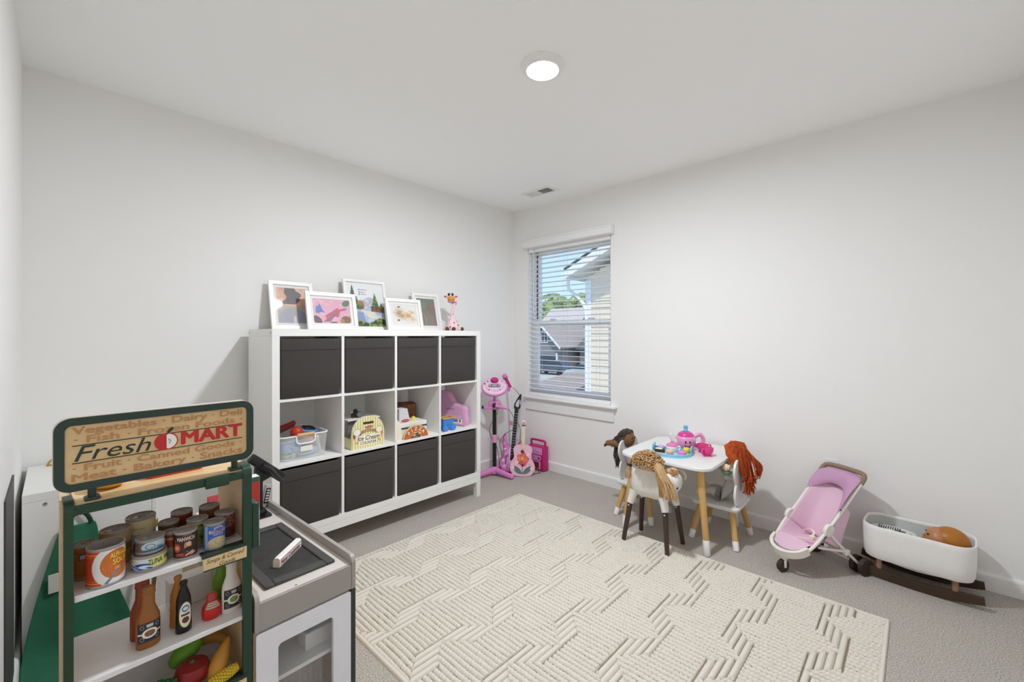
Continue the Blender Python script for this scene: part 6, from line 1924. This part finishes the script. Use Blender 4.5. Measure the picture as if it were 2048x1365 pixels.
def v_pep(t):
    MB().ell((.120, .045, .040), (.026, .024, .032), 16, 10).ell((.105, .038, .038), (.017, .018, .028), 14, 8).build('flesh', mat('veg_green', '#2f7d3a', .4), t)
    MB().cyl((.118, .045, .071), (.122, .046, .082), .004, n=8).build('stem', mat('veg_stem', '#5b7a34', .6), t)
veg('green toy bell pepper at the left of the store bin', v_pep)
def v_tom(t):
    MB().lathe([(.001, 0), (.02, .002), (.036, .018), (.04, .036), (.034, .054), (.016, .062), (.001, .058)], 22, T(.243, .07, .030)).build('flesh', mat('veg_red', '#8c1f20', .35), t)
    MB().lathe([(.001, 0), (.008, .001), (.001, .006)], 5, T(.243, .07, .089)).build('stem', mat('veg_stem', '#5b7a34', .6), t)
veg('dark red toy tomato in the middle of the store bin', v_tom)
def v_sq(t):
    MB().lathe([(.001, 0), (.016, .006), (.023, .025), (.02, .05), (.012, .074), (.006, .092), (.001, .096)], 20, T(.280, .040, .035, ry=28, rx=-14)).build('flesh', mat('veg_ochre', '#c68a35', .5, noise=(24, .12)), t)
veg('ochre toy squash leaning at the right of the store bin', v_sq)
def v_ban(t):
    MB().tube(smooth_path([(.245, .175, .055), (.28, .17, .078), (.315, .15, .082), (.335, .12, .07)], 5), [.006, .010, .013, .015, .016, .0165, .017, .017, .0165, .016, .015, .014, .013, .011, .009, .006], 12).build('flesh', mat('veg_brown_yellow', '#b5813c', .5), t)
veg('long brownish yellow toy squash at the back right of the store bin', v_ban)
def v_corn(t):
    mb = MB()
    for i in range(11):
        for k in range(10):
            a = 2 * math.pi * k / 10 + (i % 2) * .3
            r = .013 * math.sqrt(max(.1, 1 - ((i - 4) / 8) ** 2))
            mb.ell((.27 + .0058 * i, .018 + r * math.cos(a), .040 + r * math.sin(a) + .0012 * i), (.0037, .0037, .0037), 6, 4)
    mb.tube([(.266, .018, .04), (.333, .018, .053)], .010, 10)
    mb.build('cob', mat('veg_yellow', '#e6c63a', .5), t)
veg('yellow toy corn cob behind the vegetables tag', v_corn)

# ---------------------------------------------------------------- things on the top board
yb = thing('yellow_bowl', 'yellow toy bowl lying behind the shop sign', 'bowl', SWD(.083, .088, .8759))
MB().lathe([(.001, 0), (.018, 0), (.034, .010), (.037, .02), (.0345, .02), (.03, .011), (.001, .005)], 28).build('bowl', mat('bowl_yellow', '#e9b92b', .35), yb)
ot = thing('orange_tray', 'orange red toy egg tray lying behind the shop sign', 'tray', SWD(.212, .115, .8759), SRZ + 3)
ORD = mat('tray_orange', '#e0481c', .35)
MB().loft([[(x, y, z) for x, y in rrect(.13 * k, .06 * k, .012, 4)] for z, k in ((0, .9), (.004, .96), (.016, 1.0), (.018, .97), (.01, .9), (.004, .85))]).build('tray', ORD, ot)
for k in range(4):
    for sy in (-1, 1):
        MB().ell((-.045 + .03 * k, sy * .0135, .0125), (.0115, .0105, .008), 12, 8).build('egg_cup', ORD, ot)

# ================================================================= CHECKOUT COUNTER
CO = Vector((-2.733, -1.583))
def CWD(x, y, z):
    return (CO.x + _c * x - _s * y, CO.y + _s * x + _c * y, z)
TAUPE = mat('counter_taupe', '#a39d97', .45, noise=(20, .02))
TAUPE2 = mat('counter_top', '#d3ccc6', .4, noise=(20, .02))
ct = thing('toy_checkout_counter', 'grey topped toy checkout counter with white glazed door', 'toy counter', (CO.x, CO.y, 0), SRZ)
CWI, CDE = .293, .770
def rim_board(x0, x1):
    pts = [(-.010, .422)] + [(-.010 + .024 - .024 * math.cos(RAD(a)), .503 + .024 * math.sin(RAD(a))) for a in range(0, 91, 15)] + [(CDE, .527), (CDE, .422)]
    return MB().prism(pts, x0, x1, Matrix(((0, 0, 1, 0), (1, 0, 0, 0), (0, 1, 0, 0), (0, 0, 0, 1))))
rim_board(CWI - .012, CWI).build('side_rim', TAUPE, ct)
rim_board(.0, .012).build('side_rim', TAUPE, ct)
MB().box(.0122, CWI - .0122, .0, CDE - .0122, .484, .4998).build('counter_top', TAUPE2, ct, smooth=False)
MB().box(.0122, CWI - .0122, CDE - .012, CDE, .422, .527).build('end_rim', TAUPE, ct, smooth=False)
MB().box(.0122, CWI - .0122, -.009, -.0002, .422, .4985, .0008).build('front_panel', TAUPE, ct)
for x in (.115,):
    MB().lathe([(.001, 0), (.0035, 0), (.003, .001), (.001, .001)], 10, T(x, .008, .4999)).build('screw', mat('steel', '#b4b4b4', .3, .8), ct)
MB().lathe([(.001, 0), (.0035, 0), (.003, .001), (.001, .001)], 10, T(CWI - .006, -.0100, .452, rx=90)).build('screw', mat('steel', '#b4b4b4', .3, .8), ct)
MB().box(.0, .012, .002, CDE, .0, .4215).build('side_panel', BIRCH, ct, smooth=False)
MB().box(CWI - .012, CWI, .012, CDE, .0, .4215).build('side_panel', BIRCH, ct, smooth=False)
MB().box(CWI - .014, CWI + .001, -.008, .0115, .0, .4212).build('corner_post', GREEN2, ct, smooth=False)
MB().box(.0122, CWI - .0142, .012, .30, .03, .042).build('floor_board', WSH, ct, smooth=False)
MB().box(.0122, CWI - .0142, .020, .30, .238, .250).build('inner_shelf', WSH, ct, smooth=False)
dr_o, dr_i = rrect(.274, .388, .006, 6, .1405, .222), rrect(.160, .300, .012, 6, .140, .214)
door = MB().ring(dr_o, dr_i, -.004, .009, T(rx=90)).build('door', mat('door_white', '#e9e9ee', .4), ct)
MB().prism(rrect(.158, .298, .012, 6, .140, .214), -.0005, .001, T(rx=90)).build('door_pane', mat('door_glass', '#cfd3d3', .08, alpha=.10), door)
o = MB().box(-.04, .05, -.03, .03, 0, .052, .002).build('white_carton', WSH)
o.location = CWD(.205, .09, .2504); o.rotation_euler = (0, 0, RAD(SRZ))
tag(o, 'white carton on the shelf behind the counter door', 'box')
jb = thing('blue_jug', 'blue toy jug on the white carton behind the counter door', 'toy', CWD(.182, .09, .3028), SRZ)
MB().lathe([(.001, 0), (.02, 0), (.024, .01), (.023, .04), (.012, .055), (.011, .062), (.001, .062)], 20).build('body', mat('jug_blue', '#3f6a8c', .4), jb)
MB().cyl((.034, 0, .02), (.034, 0, .045), .004, n=8).build('handle', mat('jug_cream', '#e9e3d2', .4), jb)
bk_ = thing('plastic_basket', 'clear ribbed plastic basket at the bottom behind the counter door', 'basket', CWD(.15, .14, .0424), SRZ)
CLR = mat('clear_plastic', '#cfc6bd', .15, alpha=.35)
MB().loft([[(x, y, z) for x, y in rrect(.17 * k, .15 * k, .02, 4)] for z, k in ((0, .85), (.004, .9), (.165, 1.0))], cap=False).build('wall', CLR, bk_)
MB().tube([Vector((x, y, .165)) for x, y in rrect(.172, .152, .02, 5)], .003, 6, closed=True).build('rim', CLR, bk_)
for k in range(9):
    MB().box(-.066 + .0165 * k - .002, -.066 + .0165 * k + .002, -.0775, -.0745, .03, .155, M=T(0, .002, 0)).build('rib', CLR, bk_, smooth=False)

# ---- board, divider bar, scanner
SLT = mat('slate_frame', '#474645', .6, noise=(30, .06)); SLB = mat('slate_black', '#2b2a2a', .55, noise=(14, .2, '#3a3938'))
sb = thing('slate_board', 'dark grey framed slate board lying on the counter', 'board', CWD(.148, .258, .5002), SRZ)
MB().box(-.085, .085, -.19, .19, .0, .0035).build('slate', SLB, sb, smooth=False)
for x0, x1, y0_, y1_ in ((-.104, -.077, -.214, .214), (.077, .104, -.214, .214), (-.0765, .0765, -.214, -.182), (-.0765, .0765, .182, .214)):
    MB().box(x0, x1, y0_, y1_, .0, .009, .002).build('frame_bar', SLT, sb)
nb = thing('divider_bar', 'white checkout divider bar with red lettering on the slate board', 'divider', CWD(.163, .189, .5040), SRZ + 40.7)
out = [(-.011, 0), (.011, 0), (.011, .020), (.006, .029), (-.006, .029), (-.011, .024)]
MB().prism(out, -.068, .068, Matrix(((0, 0, 1, 0), (1, 0, 0, 0), (0, 1, 0, 0), (0, 0, 0, 1)))).build('bar', mat('bar_white', '#ece9e4', .4), nb, smooth=False)
def npos(x, y):
    return (x, -.0116, y)
fit_text(nb, [('Next Customer', .0, .0115, .0185, .118, dict(bold=.045))], mat('bar_red', '#bf2a34', .5), npos)
for y in (.0025, .0212):
    MB().add([npos(-.062, y - .0006), npos(.062, y - .0006), npos(.062, y + .0006), npos(-.062, y + .0006)], [[0, 1, 2, 3]]).build('rule_line', mat('bar_teal', '#3a5a62', .5), nb, smooth=False)
sc_ = thing('toy_scanner', 'black toy price scanner on an upright post with a curly wire', 'toy', CWD(.222, .62, .5002), SRZ)
MB().prism(rrect(.075, .08, .012, 4), 0, .006).build('base_plate', BLACK, sc_)
MB().box(-.024, .022, -.022, .022, .0062, .03, .006, 2).build('foot_block', BLACK, sc_)
MB().box(-.017, .011, -.012, .012, .028, .225, .004, 2).build('post', BLACK, sc_)
hm_ = T(.030, -.012, .185, ry=42)
MB().box(-.092, .072, -.016, .012, -.018, .020, .007, 2, hm_).build('head', BLACK, sc_)
MB().tube([(-.040, -.021, .002), (.0, -.024, .004), (.03, -.024, -.004), (.066, -.022, -.010)], [.008, .011, .010, .008], 10, M=hm_).build('gun', mat('gloss_black', '#141416', .15, coat=.6), sc_)
MB().prism([(-.017, .14), (.011, .14), (.05, .155), (.03, .19), (-.017, .19)], -.010, .010, T(rx=90)).build('gusset', BLACK, sc_, smooth=False)
MB().ell((-.013, -.002, .232), (.006, .006, .007), 10, 8).build('knob', SIL, sc_)
MB().tube(smooth_path([(.082, -.034, .128), (.098, -.045, .105), (.105, -.055, .07), (.092, -.06, .03), (.07, -.062, .012), (.045, -.06, .008), (.04, -.06, .015)], 6), .0011, 6).build('wire', CBL, sc_)
rg = thing('toy_cash_register', 'red and white toy cash register at the far end of the counter', 'toy', CWD(.085, .655, .5002), SRZ)
MB().box(-.06, .06, -.05, .05, 0, .05, .004).build('drawer_case', WHITE_PL, rg)
MB().prism([(-.05, .0502), (.05, .0502), (.05, .10), (-.05, .075)], -.02, .055, Matrix(((0, 0, 1, 0), (1, 0, 0, 0), (0, 1, 0, 0), (0, 0, 0, 1)))).build('keyboard_case', mat('register_red', '#a3262b', .4), rg, smooth=False)
MB().lathe([(.001, 0), (.012, 0), (.011, .006), (.001, .007)], 14, T(-.005, -.052, .062, rx=90)).build('dial', mat('register_pink', '#d98a8a', .4), rg)
def reader(label, x, y, rz, tilt):
    h_ = thing('toy_card_reader', label, 'toy', CWD(x, y, .5003), rz)
    MB().box(-.014, .014, -.009, .009, 0, .096, .006, 2, T(rx=0, ry=tilt)).build('case', mat('reader_grey', '#a9a6a3', .45), h_)
    MB().box(-.009, .009, -.0108, -.0094, .02, .082, M=T(ry=tilt)).build('keypad', BLACK, h_, smooth=False)
    for k in range(5):
        MB().box(-.006, .006, -.0118, -.0109, .026 + .011 * k, .032 + .011 * k, M=T(ry=tilt)).build('key', SIL, h_, smooth=False)
reader('grey toy card reader with black keypad leaning by the cash register', .012, .585, SRZ, 12)
reader('grey toy card reader with black keypad behind the scanner post', .264, .70, SRZ + 10, 14)
def art_cereal(U, V):
    P = Paint(U, V, '#efece8')
    P.put(V > .55, '#b6302e').put(V > .93, '#2f5a40')
    return P.put((V < .5) & (np.sin(U * 30 + np.sin(V * 20) * 2) > .2), '#33333a').rect(0, 1, .50, .55, '#efece8').c
cb = thing('cereal_box', 'red and white striped toy cereal box standing on the counter behind the stand', 'box', CWD(.072, .36, .5002), SRZ)
MB().box(-.05, .058, -.018, .018, 0, .245).build('carton', WHITE_PL, cb, smooth=False)
printed('front_print', cb, 40, 60, lambda u, v: (-.0495 + .107 * u, -.0184, .001 + .243 * v), art_cereal)
printed('side_print', cb, 14, 60, lambda u, v: (.0584, -.0175 + .035 * u, .001 + .243 * v), art_cereal)

# ================================================================= WHITE CABINET, APRON, PANEL BY THE LEFT WALL
cbn = thing('white_cabinet', 'plain white toy cabinet in the corner of the left and back walls', 'cabinet', (-3.188, -.016, 0))
MB().box(0, .385, -.499, 0, .615, .645, .001).build('top_board', WHITE, cbn)
MB().box(0, .367, -.499, -.483, .0, .6148, .001).build('side_board', WHITE, cbn)
MB().box(0, .367, -.016, 0, .0, .6148, .001).build('side_board', WHITE, cbn)
MB().box(0, .012, -.4828, -.0162, .0, .6148).build('back_board', WHITE, cbn, smooth=False)
MB().box(.0122, .367, -.4828, -.0162, .03, .046).build('bottom_board', WHITE, cbn, smooth=False)
MB().box(.369, .385, -.497, -.002, .03, .612, .001).build('door', WHITE, cbn)
BRASS = mat('brass', '#c29a3c', .3, .7)
for z in (.43, .232):
    MB().box(.372, .388, -.506, -.4973, z - .017, z + .017, .002).build('hinge', BRASS, cbn)
MB().lathe([(.001, 0), (.006, 0), (.006, .0015), (.003, .0015), (.001, .0005)], 14, T(.058, -.499, .600, rx=90)).build('cam_screw', mat('steel', '#b4b4b4', .3, .8), cbn)
ga = thing('brass_arch', 'small brass arch standing at the back of the white cabinet top', 'ornament', (-3.092, -.05, .6456))
MB().tube([(.034 * math.cos(RAD(a)), 0, .004 + .026 * math.sin(RAD(a))) for a in range(0, 181, 12)], .004, 8).build('arch', BRASS, ga)
MB().box(-.04, .04, -.006, .006, 0, .004).build('foot', BRASS, ga, smooth=False)

APG = mat('apron_green', '#2b6a4f', .92, noise=(220, .1), bump=(14, .6), bdist=.012, sheen=.15)
ap = thing('green_apron', 'dark green childrens apron hanging on the white cabinet down to the carpet', 'apron', (-3.04, -.52, 0))
rows = []
for z, xl, xr, y in ((.500, -.050, .046, -.010), (.47, -.060, .052, -.014), (.43, -.070, .056, -.020), (.37, -.085, .066, -.026), (.30, -.102, .084, -.032), (.22, -.120, .112, -.040), (.14, -.136, .138, -.050), (.075, -.146, .155, -.066), (.03, -.150, .165, -.10), (.010, -.150, .172, -.16), (.0065, -.146, .176, -.23), (.0065, -.15, .18, -.30)):
    row = []
    for k in range(17):
        t = k / 16
        f = math.sin(t * 9.5 + .6) * .010 * min(1, (.52 - z) * 2.4)
        row.append((xl + (xr - xl) * t, y + (f if z > .05 else f * .3), z + (abs(f) * .55 if z <= .05 else 0) + (.012 * math.exp(-((y + .14) / .03) ** 2) if z < .05 else 0)))
    rows.append(row)
n = 17
vs = [p for r in rows for p in r]
fs = [[j * n + i, j * n + i + 1, (j + 1) * n + i + 1, (j + 1) * n + i] for j in range(len(rows) - 1) for i in range(n - 1)]
o = MB().add(vs, fs).build('cloth', APG, ap, angle=80)
m_ = o.modifiers.new('smooth', 'SUBSURF'); m_.levels = 2; m_.render_levels = 2
m_ = o.modifiers.new('thickness', 'SOLIDIFY'); m_.thickness = .002; m_.offset = 1
MB().tube(smooth_path([(-.03, -.012, .498), (-.022, -.010, .53), (.0, -.008, .548), (.022, -.010, .53), (.034, -.012, .498)], 5), .007, 8, flat=.35).build('neck_strap', mat('apron_strap', '#163c2d', .9), ap)
MB().cyl((0, .0005, .545), (0, -.02, .55), .005, n=10).build('hook', WHITE_PL, ap)
MB().box(-.082, -.042, -.0415, -.0395, .275, .345, .001).build('name_patch', mat('patch_white', '#dcdad4', .8), ap)
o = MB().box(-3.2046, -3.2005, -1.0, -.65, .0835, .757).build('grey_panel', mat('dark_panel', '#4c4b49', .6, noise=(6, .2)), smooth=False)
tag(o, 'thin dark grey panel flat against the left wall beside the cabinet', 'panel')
mr = MB().box(-.006, .006, -.004, .004, 0, .36, M=T(-2.845, -.62, .0, ry=6, rx=-6)).build('wooden_stick', wood('stick_brown', '#6f5534', '#57401f', .5, (20, 20, 2)))
tag(mr, 'thin brown wooden stick leaning between the cabinet and the counter', 'stick')
bpy.context.view_layer.update()
